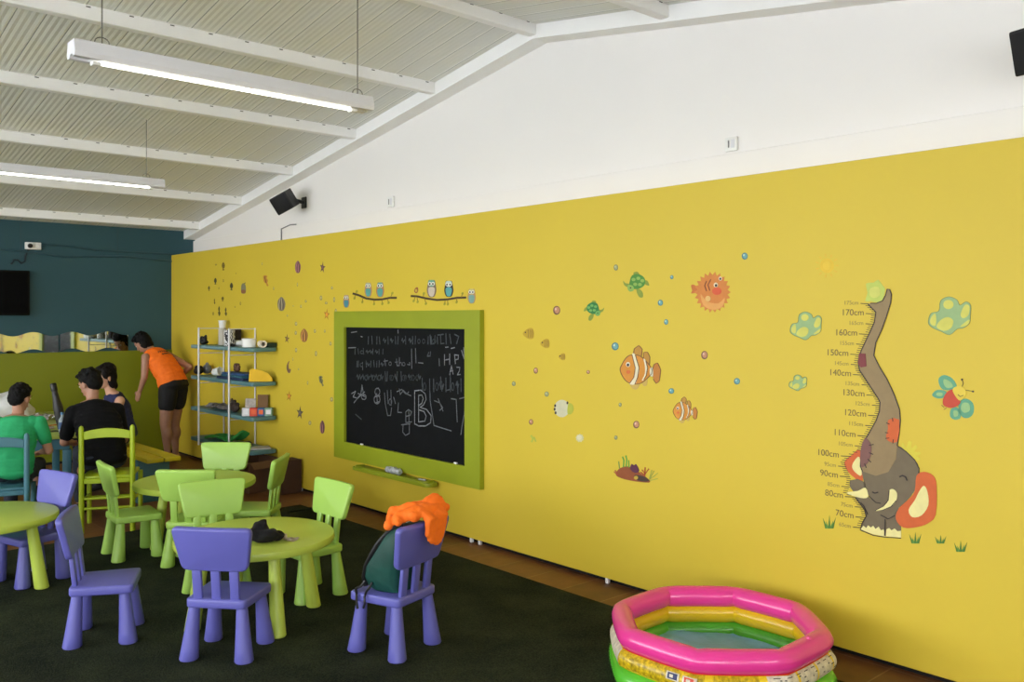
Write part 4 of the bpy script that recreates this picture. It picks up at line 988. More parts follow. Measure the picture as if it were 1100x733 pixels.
el.part('toenails', [(E6((264, 606), (275, 590), (288, 600), (296, 588), (308, 598), (318, 590), (328, 604), (342, 594), (352, 610), (364, 606), (372, 638), (320, 628)), 1, CRM), (E6((374, 636), (376, 606), (388, 600), (398, 610), (412, 602), (424, 614), (440, 612), (440, 642)), 1, CRM)], 'cream toenails')
el.part('head', [(smoothp(head, 2), 1, DGREY), (line(E6((435, 376), (448, 370), (462, 376), (469, 392)), 1.5), 6, INK), (line(E6((316, 442), (328, 447), (342, 443)), 1.2), 6, INK)])
el.part('trunk', [(trunk, 2, GREY)])
el.part('outline', [(line(trunk_l, 1.0), 3, INK), (line(trunk_r[3:], 1.0), 3, INK), (line(E6((424, 240), (462, 265), (500, 302), (520, 340), (518, 360)), .9), 3, INK), (line(E6((240, 465), (262, 494), (282, 522), (288, 548), (270, 580), (262, 608), (320, 632), (372, 640), (440, 644)), .9), 3, INK), (line(E6((300, 460), (330, 488), (352, 492)), .8), 3, INK)])
el.part('patch', [(E5((290, 548), (322, 550), (327, 612), (300, 618), (284, 600)), 4, PLUM)], 'dark red square patch')
el.part('patch', [(smoothp(E6((385, 128), (433, 126), (425, 222), (388, 220), (376, 200), (385, 165)), 2), 4, ORG)]+[(line(E6(a, b_), .8), 5, INK) for a, b_ in (((378, 140), (392, 146)), ((372, 182), (386, 184)), ((374, 208), (390, 206)), ((404, 118), (406, 134)), ((408, 212), (406, 230)))], 'orange stitched patch')
el.part('patch', [(smoothp(E6((284, 205), (308, 230), (312, 262), (304, 300), (284, 328), (266, 330), (264, 262)), 2), 4, MAU)]+[(line(E6(a, b_), .8), 5, INK) for a, b_ in (((302, 238), (322, 234)), ((302, 270), (320, 278)), ((296, 298), (310, 312)), ((282, 318), (290, 336)))], 'brown stitched patch')
el.part('ear', [(smoothp(E6((508, 372), (540, 354), (582, 372), (596, 420), (592, 540), (560, 578), (510, 596), (450, 598), (418, 560), (430, 515), (470, 478), (500, 440)), 3), 2, ORG), (smoothp(E6((540, 415), (556, 440), (560, 500), (530, 545), (490, 552), (474, 520), (500, 480), (520, 440)), 3), 3, CRM)], 'large orange near ear with a cream inside')
el.part('tusk', [(smoothp(E6((390, 436), (408, 430), (424, 448), (420, 480), (398, 506), (360, 522), (328, 524), (365, 504), (386, 478)), 3), 4, CRM), (line(E6((390, 436), (386, 478), (365, 504), (328, 524), (360, 522), (398, 506), (420, 480)), .7), 5, INK)])
el.part('tusk', [(smoothp(E6((285, 424), (296, 464), (262, 468), (200, 446), (250, 438)), 3), 2, CRM)])
el.part('hair_tuft', [(smoothp(E6((442, 240), (448, 226), (462, 250), (470, 222), (486, 224), (484, 252), (504, 236), (510, 250), (496, 266), (524, 268), (522, 280), (508, 284), (524, 296), (510, 306), (480, 280), (455, 264)), 2), 0, (214, 200, 60))], 'yellow hair tuft')
# ruler ticks along the left profile, one per centimetre
def ycm(c): return 425.0+(130-c)*2.185
prof = [(p[1], p[0]) for p in trunk_l+E6((262, 262), (228, 280), (194, 312), (206, 350), (222, 392), (216, 418), (204, 446), (240, 466), (262, 494), (282, 522), (288, 548), (270, 580), (262, 610))]
def xat(y):
    best = None
    for (a, xa_), (b_, xb_) in zip(prof, prof[1:]):
        if (a-y)*(b_-y) <= 0 and abs(a-b_) > 1e-6:
            x = xa_+(xb_-xa_)*(y-a)/(b_-a); best = x if best is None else min(best, x)
    return best
ticks = []
for c in range(65, 176):
    y = ycm(c); x = xat(y) or xat(y+.8) or xat(y-.8) or 925
    if x is None: continue
    L_ = 10.5 if c % 10 == 0 else 8.5 if c % 5 == 0 else 4.6
    ticks.append((line([(x+.2, y), (x-L_, y-.6)], .62 if c % 5 else .8), 2, INK))
el.part('centimetre_marks', ticks)
def wall_text(s_, px, py, size_px, rgb, parent, org, name):
    cu = bpy.data.curves.new('t', 'FONT'); cu.body = s_; cu.align_x = 'RIGHT'; cu.align_y = 'CENTER'
    Y, Z = W(px, py); Yb, Zb = W(px, py+size_px); cu.size = abs(Z-Zb); cu.extrude = .0004; cu.offset = .0
    o = bpy.data.objects.new('t', cu); COL.objects.link(o); dg = bpy.context.evaluated_depsgraph_get(); dg.update()
    me = bpy.data.meshes.new_from_object(o.evaluated_get(dg), depsgraph=dg); bpy.data.objects.remove(o); bpy.data.curves.remove(cu)
    me.transform(basis((0, -1, 0), (0, 0, 1), (-1, 0, 0), (WX-.0007-org[0], Y-org[1], Z-org[2]))); me.name = name; me.materials.clear(); me.materials.append(S(rgb))
    o = bpy.data.objects.new(name, me); COL.objects.link(o); o.parent = parent; return o
for c in range(65, 176, 5):
    y = ycm(c); x = xat(y) or xat(y+.8) or xat(y-.8) or 925
    if c % 10 == 0 and c < 180: wall_text('%dcm' % c, x-12.5, y-1.6, 9.6, (104, 88, 48), el.o, el.org, 'height_number')
    else: wall_text('%dcm' % c, x-11, y-1.2, 6.2, (150, 130, 62), el.o, el.org, 'height_number')
# leaf star held at the tip of the trunk
sticker('leaf_sticker', 'pale green star-shaped leaf sticker at the tip of the elephant trunk', 'wall sticker', [(smoothp(E5((322, 205), (360, 200), (382, 186), (405, 215), (416, 235), (405, 282), (380, 298), (345, 292), (318, 292), (330, 250)), 2), 0, (186, 200, 90)), (smoothp(E5((345, 228), (385, 222), (392, 262), (362, 276), (340, 262)), 2), 1, (206, 208, 102))])
# grass tufts
def tuft(cx, cy, w_, h_, label):
    sh = []
    for k, (dx, l_) in enumerate(((-.5, .8), (-.25, .55), (.02, 1), (.28, .6), (.5, .85))):
        bx_ = cx+dx*.45*w_; sh.append(([(bx_-.1*w_, cy+h_*.5), (cx+dx*w_, cy+h_*(.5-l_)), (bx_+.1*w_, cy+h_*.5)], k % 3, ((74, 124, 44), (96, 146, 56))[k % 2]))
    sticker('grass_sticker', label, 'wall sticker', sh, 'grass tuft stickers by the elephant')
tuft(891, 561, 14, 14, 'green grass tuft sticker left of the elephant feet'); tuft(983.3, 578, 13, 12, 'green grass tuft sticker just right of the elephant feet, first of three'); tuft(1010.5, 579.5, 12, 9, 'green grass tuft sticker right of the elephant, middle and lowest blades of three'); tuft(1032, 587, 14, 12, 'green grass tuft sticker farthest right of the elephant')
# sun
sun = [(ell(888.5, 285.5, 7.5, 8), 0, (222, 186, 44))]+[(line([(888.5+9*math.cos(a), 285.5+9.5*math.sin(a)), (888.5+12.5*math.cos(a), 285.5+13*math.sin(a))], 1.3), 0, (220, 182, 48)) for a in [2*PI*k/11 for k in range(11)]]+[(ell(888.5, 285.5, 4.5, 4.8), 1, (226, 192, 52))]
sticker('sun_sticker', 'faint orange sun sticker above the elephant on the left', 'wall sticker', sun)
# cloud-shaped blossoms
CL = (150, 180, 124); CLI = (208, 204, 92)
def blossom(cx, cy, k, label):
    q = lambda *ps: [(cx+(x-735)/4.58*k, cy+(y-365)/4.58*k) for x, y in ps]
    out = smoothp(q((632, 378), (645, 350), (682, 340), (690, 290), (730, 270), (770, 285), (785, 312), (815, 294), (838, 312), (836, 360), (832, 400), (800, 424), (772, 428), (735, 457), (692, 440), (655, 425), (632, 405)), 3)
    sticker('blossom_sticker', label, 'wall sticker', [(out, 0, CL), (smoothp(q((640, 378), (664, 352), (666, 410), (642, 405)), 3), 1, CLI), (ell(*q((728, 308))[0], 5.5*k, 5*k), 1, CLI), (smoothp(q((810, 310), (832, 318), (826, 360), (800, 376), (788, 355)), 3), 1, CLI), (smoothp(q((690, 385), (725, 370), (752, 388), (740, 425), (705, 438), (670, 418)), 3), 1, CLI), (smoothp(q((830, 382), (826, 408), (785, 418)), 3), 1, CLI), (line(out+out[:1], .5), 2, (120, 140, 86))], 'green blossom-shaped cloud stickers')
blossom(1020.5, 339.7, 1, 'large pale green cloud sticker right of the elephant trunk'); blossom(866, 350.5, .74, 'medium pale green cloud sticker left of the elephant trunk'); blossom(857.5, 411.5, .42, 'smallest pale green cloud sticker low left of the elephant trunk')
# winged bug
BU = sc_(960, 300, 4.58)
bf = Sticker('butterfly_sticker', 'red and yellow butterfly bug sticker with teal wings at far right', 'wall sticker', (1025, 451))
TW = (96, 162, 128); TI = (150, 190, 128)
for outer, inner in ((((222, 488), (250, 472), (290, 490), (312, 530), (290, 545), (245, 545), (225, 520)), ((250, 492), (280, 505), (292, 530), (262, 535), (246, 512))), (((190, 566), (215, 545), (258, 552), (258, 578), (225, 588), (198, 580)), ((215, 558), (240, 560), (238, 575), (212, 572))),
        (((320, 605), (355, 588), (390, 610), (394, 655), (372, 682), (340, 680), (322, 650)), ((340, 610), (370, 612), (376, 645), (350, 658), (332, 640))), (((282, 640), (310, 630), (328, 655), (328, 685), (300, 692), (278, 675)), ((295, 648), (315, 650), (316, 672), (298, 676)))):
    bf.part('wing', [(smoothp(BU(*outer), 3), 0, TW), (smoothp(BU(*inner), 3), 1, TI)], 'teal wing')
bf.part('bug_body', [(smoothp(BU((292, 542), (310, 570), (330, 598), (318, 622), (282, 634), (248, 622), (244, 592), (262, 558)), 3), 2, (198, 70, 46))], 'red body')
bf.part('bug_head', [(smoothp(BU((292, 542), (320, 526), (352, 540), (356, 570), (330, 598), (305, 575)), 3), 3, (222, 196, 66)), (line(BU((318, 568), (330, 578), (345, 572)), .6), 4, INK)], 'yellow head')
bf.part('antenna', [(line(BU((338, 528), (344, 512), (338, 496)), .6), 2, INK), (ell(*BU((338, 494))[0], 1.1, 1.1), 3, INK)]); bf.part('antenna', [(line(BU((356, 546), (390, 552)), .6), 2, INK), (ell(*BU((392, 553))[0], 1.2, 1.0), 3, INK)])
bf.part('leg', [(line(BU((250, 632), (236, 620)), .6), 2, (150, 90, 40))]); bf.part('leg', [(line(BU((262, 634), (248, 642)), .6), 2, (150, 90, 40))])

# --- sea stickers in the middle of the wall
F1 = sc_(540, 260, 3.929); F2 = sc_(540, 380, 3.929)
def turtle(cx, cy, k, flip, g1, g2, label):
    t = Sticker('turtle_sticker', label, 'wall sticker', (cx, cy+10*k), 'turtle stickers')
    f = -1 if flip else 1; q = lambda *ps: [(cx+f*(x-568)/3.929*k, cy+(y-165)/3.929*k) for x, y in ps]
    t.part('shell', [(smoothp(q((538, 165), (548, 138), (575, 132), (600, 148), (602, 175), (582, 192), (552, 195), (538, 182)), 3), 1, g1)]+[(ell(*q(p)[0], 2.1*k, 1.8*k), 2, g2) for p in ((555, 155), (575, 150), (592, 160), (562, 175), (582, 176))], 'green spotted shell')
    t.part('head', [(smoothp(q((532, 178), (552, 182), (556, 200), (540, 206), (530, 194)), 3), 2, g2), (ell(*q((543, 190))[0], .8*k, .8*k), 3, INK)])
    for fp in (((540, 175), (520, 170), (510, 160), (516, 180), (536, 188)), ((568, 190), (590, 205), (594, 228), (580, 230), (568, 210)), ((598, 160), (612, 160), (620, 180), (604, 176)), ((558, 138), (554, 126), (570, 122), (578, 134))):
        t.part('flipper', [(smoothp(q(*fp), 3), 0, (134, 150, 52))])
turtle(684.2, 303, 1, False, (74, 138, 50), (140, 176, 80), 'larger green turtle sticker high in the middle of the yellow wall')
turtle(637.5, 331.5, .78, True, (40, 120, 58), (110, 170, 90), 'smaller dark green turtle sticker below and left of the larger turtle')
# puffer fish
pf = Sticker('puffer_fish_sticker', 'round orange spiky puffer fish sticker, upper middle of the yellow wall', 'wall sticker', (766, 334))
OR1 = (208, 128, 54)
pb = []
for k in range(44):
    a = 2*PI*k/44; r_ = 1.0 if k % 2 else 1.22; pb.append((765.5+16.2*r_*math.cos(a), 314+18.2*r_*math.sin(a)))
pf.part('body', [(pb, 1, OR1), (smoothp([(753, 316), (760, 324), (772, 326), (779, 320), (776, 330), (766, 333), (756, 328)], 3), 2, (222, 160, 84)), (ell(770.5, 313, 5, 4), 3, (214, 88, 50)), (ell(761, 321, 3, 3), 3, (226, 184, 110))])
pf.part('tail_fin', [(smoothp(F1((828, 195), (805, 180), (795, 185), (800, 205), (796, 218), (828, 212)), 2), 0, (196, 110, 44))])
pf.part('eye', [(ell(*F1((902, 182))[0], 2.3, 2.6), 4, (236, 220, 190)), (ell(*F1((903, 184))[0], 1.3, 1.5), 5, INK)]); pf.part('eye', [(ell(*F1((921, 155))[0], 1.8, 2.2), 4, (236, 220, 190)), (ell(*F1((921, 156))[0], 1., 1.3), 5, INK)])
pf.part('stripes', [(line(F1((862, 165), (854, 185), (862, 208)), .9), 3, (120, 60, 34)), (line(F1((880, 158), (868, 182), (876, 206)), .9), 3, (120, 60, 34))])
# striped fish
def stripefish(cx, cy, k, label):
    t = Sticker('striped_fish_sticker', label, 'wall sticker', (cx, cy+20*k), 'orange striped fish stickers')
    q = lambda *ps: [(cx+(x-580)/3.929*k, cy+(y-68)/3.929*k) for x, y in ps]
    O, OL, WH = (212, 142, 48), (120, 84, 44), (226, 218, 186)
    bd = smoothp(q((497, 72), (505, 45), (525, 15), (548, 5), (580, 10), (606, 32), (628, 60), (632, 80), (618, 98), (585, 125), (548, 128), (518, 112)), 3)
    t.part('body', [(bd, 1, O), (line(bd+bd[:1], .8*k), 2, OL)])
    t.part('stripe', [(smoothp(q((548, 4), (562, 6), (578, 60), (572, 100), (560, 130), (536, 126), (556, 100), (562, 60)), 3), 3, WH), (line(q((562, 6), (578, 60), (572, 100), (560, 130)), .7*k), 4, OL), (line(q((548, 4), (562, 60), (556, 100), (538, 126)), .7*k), 4, OL)], 'white stripe')
    t.part('stripe', [(smoothp(q((596, 22), (606, 30), (614, 60), (608, 92), (596, 112), (590, 112), (602, 85), (602, 50)), 3), 3, WH), (line(q((606, 30), (614, 60), (608, 92), (598, 110)), .7*k), 4, OL)], 'white stripe')
    t.part('fin', [(smoothp(q((552, 8), (556, -20), (575, -34), (590, -18), (586, 12)), 3), 0, (186, 136, 52)), (line(q((552, 8), (556, -20), (575, -34), (590, -18), (586, 12)), .8*k), 1, OL)])
    t.part('fin', [(smoothp(q((594, 30), (596, -5), (612, -6), (622, 15), (620, 50)), 3), 0, (186, 136, 52)), (line(q((594, 30), (596, -5), (612, -6), (622, 15), (620, 50)), .8*k), 1, OL)])
    t.part('fin', [(smoothp(q((536, 122), (548, 148), (568, 150), (578, 122)), 3), 0, (200, 168, 84))]); t.part('fin', [(smoothp(q((588, 112), (594, 136), (608, 134), (610, 104)), 3), 0, (200, 168, 84))])
    t.part('tail_fin', [(smoothp(q((632, 72), (640, 45), (655, 40), (668, 70), (662, 115), (648, 126), (636, 108)), 3), 0, (190, 122, 46)), (line(q((632, 72), (640, 45), (655, 40), (668, 70), (662, 115), (648, 126), (636, 108)), .8*k), 1, OL), (smoothp(q((622, 65), (634, 60), (636, 95), (624, 92)), 2), 2, WH)])
    t.part('eye', [(ell(*q((531, 46))[0], 2.2*k, 2.6*k), 3, (236, 230, 210)), (ell(*q((531, 48))[0], 1.3*k, 1.6*k), 4, INK)])
    t.part('cheek', [(ell(*q((532, 78))[0], 2.2*k, 2*k), 3, (214, 110, 52))])
stripefish(687.6, 397.3, 1, 'large orange striped fish sticker in the middle of the yellow wall'); stripefish(736, 442, .6, 'small orange striped fish sticker below and right of the large striped fish')
# pale round fish
wf = Sticker('pale_fish_sticker', 'round white fish sticker with black specks left of the large striped fish', 'wall sticker', (603.5, 449))
wf.part('body', [(ell(*F2((250, 232))[0], 8.2, 9.4), 0, (206, 202, 168))]); wf.part('tail_fin', [(smoothp(F2((278, 212), (294, 214), (300, 235), (290, 255), (274, 252)), 3), 1, (180, 184, 60))], 'green tail fin'); wf.part('specks', [(ell(*F2(p)[0], 1, 1.6), 1, INK) for p in ((274, 208), (220, 235), (224, 250), (222, 220))])
sticker('pale_fish_sticker', 'small faint white ball fish sticker below the round white fish', 'wall sticker', [(star(622.9, 470.8, 4.6, 4.6, 0, 9, .8), 0, (204, 200, 150)), (ell(622.5, 470, 2.6, 2.6), 1, (216, 210, 176))])
sticker('seaweed_sticker', 'faint pale green seaweed sticker at the lower left of the round white fish', 'wall sticker', [(line(F2((120, 345), (128, 360), (122, 374)), 2), 0, (176, 186, 70)), (line(F2((132, 352), (140, 372)), 1.4), 0, (170, 180, 70))])
for (x, y, w_, h_), lb in zip(((108, 387, 46, 48), (178, 429, 38, 40), (250, 485, 28, 30)), ('largest small yellow fish sticker, highest of the row of three', 'yellow fish sticker in the middle of the slanting row of three', 'smallest yellow fish sticker, lowest of the slanting row of three')):
    cx, cy = F1((x, y))[0]; a, b_ = w_/7.858, h_/7.858
    sticker('yellow_fish_sticker', lb, 'wall sticker', [(smoothp([(cx-a, cy), (cx-.2*a, cy-.8*b_), (cx+.6*a, cy-b_), (cx+a, cy-.5*b_), (cx+a, cy+.7*b_), (cx+.4*a, cy+b_), (cx-.4*a, cy+.7*b_)], 3), 0, (190, 156, 38))]+[(line([(cx+d*a, cy-.7*b_), (cx+(d+.1)*a, cy), (cx+d*a, cy+.7*b_)], .7), 1, (150, 120, 40)) for d in (0, .4, .75)]+[(ell(cx-.5*a, cy-.2*b_, .7, .8), 1, INK)], 'yellow fish stickers')
# coral reef
cr = Sticker('coral_reef_sticker', 'coral rock sticker with green and red sprigs below the striped fish', 'wall sticker', (682, 518))
cr.part('rock', [(smoothp(F2((478, 512), (490, 488), (520, 476), (548, 482), (575, 500), (600, 518), (620, 535), (616, 545), (560, 540), (505, 528)), 3), 0, (146, 76, 36)), (smoothp(F2((560, 512), (600, 520), (620, 538), (590, 540), (560, 530)), 2), 1, (70, 50, 40)), (ell(*F2((564, 524))[0], 2.2, 2), 2, (190, 160, 50))])
cr.part('sprig', [(line(F2((510, 480), (512, 450), (506, 435)), 1.4), 1, (92, 160, 58)), (line(F2((522, 478), (524, 445), (520, 430)), 1.4), 1, (92, 160, 58)), (line(F2((534, 480), (532, 450)), 1.2), 1, (92, 160, 58)), (line(F2((494, 486), (490, 455)), 1.0), 1, (120, 150, 70))], 'green sprig')
cr.part('sprig', [(smoothp(F2((540, 488), (545, 466), (556, 472), (564, 466), (578, 494), (560, 504)), 2), 2, (92, 40, 66))], 'dark plum sprig')
cr.part('sprig', [(line(F2((600, 518), (602, 480)), 1.2), 1, (170, 60, 34)), (line(F2((588, 490), (602, 508), (618, 486)), 1.1), 1, (170, 60, 34)), (line(F2((582, 500), (600, 514)), 1.), 1, (170, 60, 34))], 'red sprig')
cr.part('sprig', [(line(F2((475, 492), (486, 512)), 1.), 1, (170, 80, 50)), (line(F2((470, 498), (486, 514)), .9), 1, (170, 80, 50))], 'red-brown sprig')
cr.part('sprig', [(line(F2((620, 530), (640, 495)), .8), 1, (160, 168, 70)), (line(F2((620, 532), (655, 505)), .8), 1, (160, 168, 70)), (line(F2((622, 536), (655, 528)), .8), 1, (160, 168, 70)), (line(F2((620, 528), (630, 492)), .8), 1, (160, 168, 70))], 'pale green sprig')
# bubbles
LAND = []          # named neighbours used in the labels of the small stickers
def bubble(cx, cy, w_, h_, kind, label, group):
    base, ring_, hi = {'blue': ((106, 164, 168), (74, 120, 126), (190, 214, 200)), 'grey': ((158, 164, 118), (118, 124, 96), (200, 204, 160)), 'pink': ((196, 140, 106), (112, 76, 60), (226, 190, 170))}[kind]
    sticker('bubble_sticker', label, 'wall sticker', [(ell(cx, cy, w_/2, h_/2, 0, 14), 0, ring_), (ell(cx+.06*w_, cy-.03*h_, w_*.36, h_*.37, 0, 12), 1, base), (ell(cx-.1*w_, cy-.14*h_, w_*.14, h_*.15, 0, 8), 2, hi)], group)
GB = 'bubble stickers in the middle of the yellow wall'
for fn, x, y, w_, h_, kd, lb in ((F1, 478, 108, 18, 26, 'grey', 'small blue-grey bubble sticker up and left of the larger turtle'), (F1, 714, 149, 14, 18, 'blue', 'tiny blue bubble sticker right of the larger turtle'), (F1, 1022, 60, 26, 30, 'blue', 'blue bubble sticker highest of all, up and right of the puffer fish'),
        (F1, 666, 257, 22, 26, 'blue', 'blue bubble sticker below right of the larger turtle, upper of two'), (F1, 690, 338, 18, 24, 'blue', 'blue bubble sticker above right of the large striped fish, lower of two'), (F1, 475, 441, 30, 34, 'blue', 'large blue bubble sticker up and left of the large striped fish'), (F1, 852, 478, 28, 36, 'pink', 'pink bubble sticker right of the large striped fish, below the puffer fish'), (F1, 228, 289, 30, 38, 'pink', 'pink bubble sticker left of the smaller turtle'),
        (F2, 140, 72, 18, 26, 'pink', 'small pink bubble sticker below the row of yellow fish'), (F2, 47, 127, 16, 20, 'grey', 'small grey bubble sticker nearest the blackboard, below the yellow fish'), (F2, 186, 171, 18, 22, 'grey', 'small grey bubble sticker just above left of the round white fish'), (F2, 361, 78, 14, 16, 'pink', 'tiny pink bubble sticker halfway between yellow fish and large striped fish'), (F2, 712, 158, 24, 24, 'blue', 'blue bubble sticker above left of the small striped fish'), (F2, 989, 117, 26, 28, 'blue', 'blue bubble sticker up and right of the small striped fish'),
        (F2, 496, 216, 12, 18, 'grey', 'tiny grey bubble sticker below left of the large striped fish'), (F2, 564, 300, 26, 32, 'pink', 'pink bubble sticker between the large striped fish and the coral rock'), (F2, 478, 355, 14, 18, 'grey', 'tiny grey-green bubble sticker just above left of the coral rock'), (F2, 120, 289, 18, 24, 'pink', 'pink bubble sticker lower left of the round white fish')):
    cx, cy = fn((x, y))[0]; bubble(cx, cy, w_/3.929, h_/3.929, kd, lb, GB)

# --- owls and branches above the blackboard
O1 = sc_(350, 290, 6.111)
def owl(cx, cy, w_, h_, belly, wing, top, label, dark=False):
    t = Sticker('owl_sticker', label, 'wall sticker', O1((cx, cy+h_/2))[0], 'owl stickers above the blackboard')
    q = lambda *ps: O1(*[(cx+x*w_/2, cy+y*h_/2) for x, y in ps])
    t.part('body', [(smoothp(q((-.55, -.95), (0, -.85), (.55, -.95), (.8, -.3), (.9, .3), (.55, .9), (0, 1), (-.55, .9), (-.9, .3), (-.8, -.3)), 3), 0, wing)])
    t.part('belly', [(smoothp(q((-.5, -.1), (.5, -.1), (.6, .4), (.3, .88), (-.3, .88), (-.6, .4)), 3), 1, belly)])
    t.part('face', [(smoothp(q((-.5, -.9), (.5, -.9), (.6, -.4), (0, -.2), (-.6, -.4)), 2), 1, top)])
    for s_ in (-1, 1): t.part('eye', [(ell(*q((s_*.3, -.52))[0], w_*.13/6.111*1.3, h_*.09/6.111*1.2), 2, (226, 226, 214)), (ell(*q((s_*.3, -.5))[0], w_*.05/6.111*1.5, h_*.04/6.111*1.5), 3, INK)])
owl(135, 206, 46, 86, (72, 138, 148), (166, 132, 104), (190, 160, 120), 'small blue and tan owl sticker left of the left branch'); owl(279, 130, 54, 96, (84, 156, 150), (176, 132, 100), (176, 176, 140), 'owl sticker with an orange brow, left one on the left branch'); owl(357, 130, 58, 100, (84, 156, 150), (176, 122, 84), (120, 160, 140), 'owl sticker with a teal brow, right one on the left branch')
owl(695, 122, 68, 116, (204, 190, 170), (128, 108, 92), (96, 160, 136), 'grey owl sticker with a pale belly on the right branch'); owl(808, 124, 66, 108, (90, 166, 168), (36, 36, 34), (190, 204, 190), 'black owl sticker with a blue belly on the right branch'); owl(958, 172, 60, 100, (120, 162, 152), (180, 140, 92), (196, 184, 120), 'tan and blue owl sticker right of the right branch, over the frame corner')
def branch(pts, twigs, label):
    sh = [(line(O1(*pts), 2.2), 0, (62, 42, 28))]
    for x, y, dx, dy in twigs:
        sh.append((line(O1((x, y), (x+dx, y+dy)), .5), 1, (120, 100, 40))); sh.append((ell(*O1((x+dx, y+dy))[0], 1.1, 1.6, 20), 1, (160, 156, 46)))
    sticker('branch_sticker', label, 'wall sticker', sh, 'branch stickers above the blackboard')
branch([(176, 155), (215, 166), (265, 188), (320, 196), (370, 194), (420, 184), (466, 184)], [(200, 160, 4, -18), (195, 165, -6, 22), (245, 185, -4, 26), (318, 196, 0, 28), (370, 195, 2, 28), (405, 188, 8, 28), (425, 184, 12, -30)], 'dark branch sticker carrying two owls, left of the two branches')
branch([(558, 172), (600, 174), (660, 188), (730, 198), (800, 194), (860, 184), (922, 182)], [(590, 174, -12, 30), (600, 176, 4, 34), (640, 182, 4, -26), (650, 186, 8, 36), (785, 196, -4, 28), (800, 195, 2, 30), (862, 184, -2, 28), (890, 182, 8, -26)], 'dark branch sticker carrying two owls, right of the two branches')
sticker('bird_sticker', 'tiny red-brown bird sticker above the left end of the right branch', 'wall sticker', [(smoothp(O1((580, 140), (590, 118), (604, 116), (606, 140), (594, 154)), 3), 0, (150, 84, 50)), (ell(*O1((594, 136))[0], 1.2, 1.6), 1, (196, 166, 60))])

# --- small sea shapes between the shelves and the blackboard
A1 = sc_(210, 265, 6.663); A2 = sc_(210, 365, 6.663)
OLV, DRK = (122, 102, 30), (66, 66, 40)
BIG = [  # kind, fn, x, y, w, h, colours, label
 ('fish', A1, 200, 140, 26, 58, (128, 104, 30), 'olive fish sticker highest above the shelf unit'), ('fish', A1, 143, 247, 22, 46, DRK, 'dark fish sticker left, above the shelf unit'), ('fish', A1, 97, 300, 16, 36, OLV, 'thin olive fish sticker farthest left above the shelf unit'), ('fish', A1, 258, 285, 26, 54, (76, 70, 34), 'dark olive fish sticker left of the grey jellyfish'),
 ('jelly', A1, 343, 300, 36, 76, (128, 124, 96), 'grey and brown jellyfish sticker above the zebra-patterned tin'), ('weed', A1, 170, 460, 20, 70, (98, 88, 30), 'taller seaweed sticker just above the top shelf'), ('weed', A1, 218, 465, 20, 60, (112, 96, 34), 'shorter seaweed sticker just above the top shelf'), ('weed', A1, 137, 392, 12, 40, OLV, 'thin seaweed sticker left, above the shelf unit'), ('fish', A1, 195, 375, 20, 34, OLV, 'small olive fish sticker above the seaweed'),
 ('horse', A1, 503, 245, 40, 80, (190, 128, 50), 'orange seahorse sticker right of the grey jellyfish'), ('shell', A1, 733, 145, 40, 90, (136, 88, 92), 'purple shell sticker highest, left of the purple starfish'), ('star', A1, 910, 150, 40, 84, (96, 60, 72), 'purple starfish sticker near the top of the wall'), ('shell', A1, 615, 410, 56, 100, (132, 120, 98), 'grey striped shell sticker between the shelves and the blackboard'), ('star', A1, 940, 487, 44, 84, (176, 112, 34), 'orange starfish sticker just left of the blackboard frame'),
 ('star', A1, 655, 660, 36, 70, (110, 82, 44), 'brown starfish sticker right of the top shelf'), ('shell', A1, 778, 635, 54, 96, (162, 112, 56), 'brown scallop shell sticker right of the brown starfish'), ('moon', A2, 668, 195, 32, 88, (132, 98, 74), 'brown crescent shell sticker right of the second shelf'), ('horse', A2, 900, 297, 36, 76, (122, 120, 84), 'grey-green seahorse sticker left of the blackboard'), ('star', A2, 670, 405, 40, 76, (168, 104, 36), 'orange-brown starfish sticker right of the third shelf'), ('star', A2, 748, 525, 50, 96, (76, 66, 58), 'dark grey starfish sticker, lowest starfish by the shelves'), ('shell', A2, 908, 625, 34, 94, (128, 84, 84), 'purple oblong shell sticker, lowest beside the blackboard')]
marks = []
def dark(c, k): return tuple(int(v*k) for v in c)
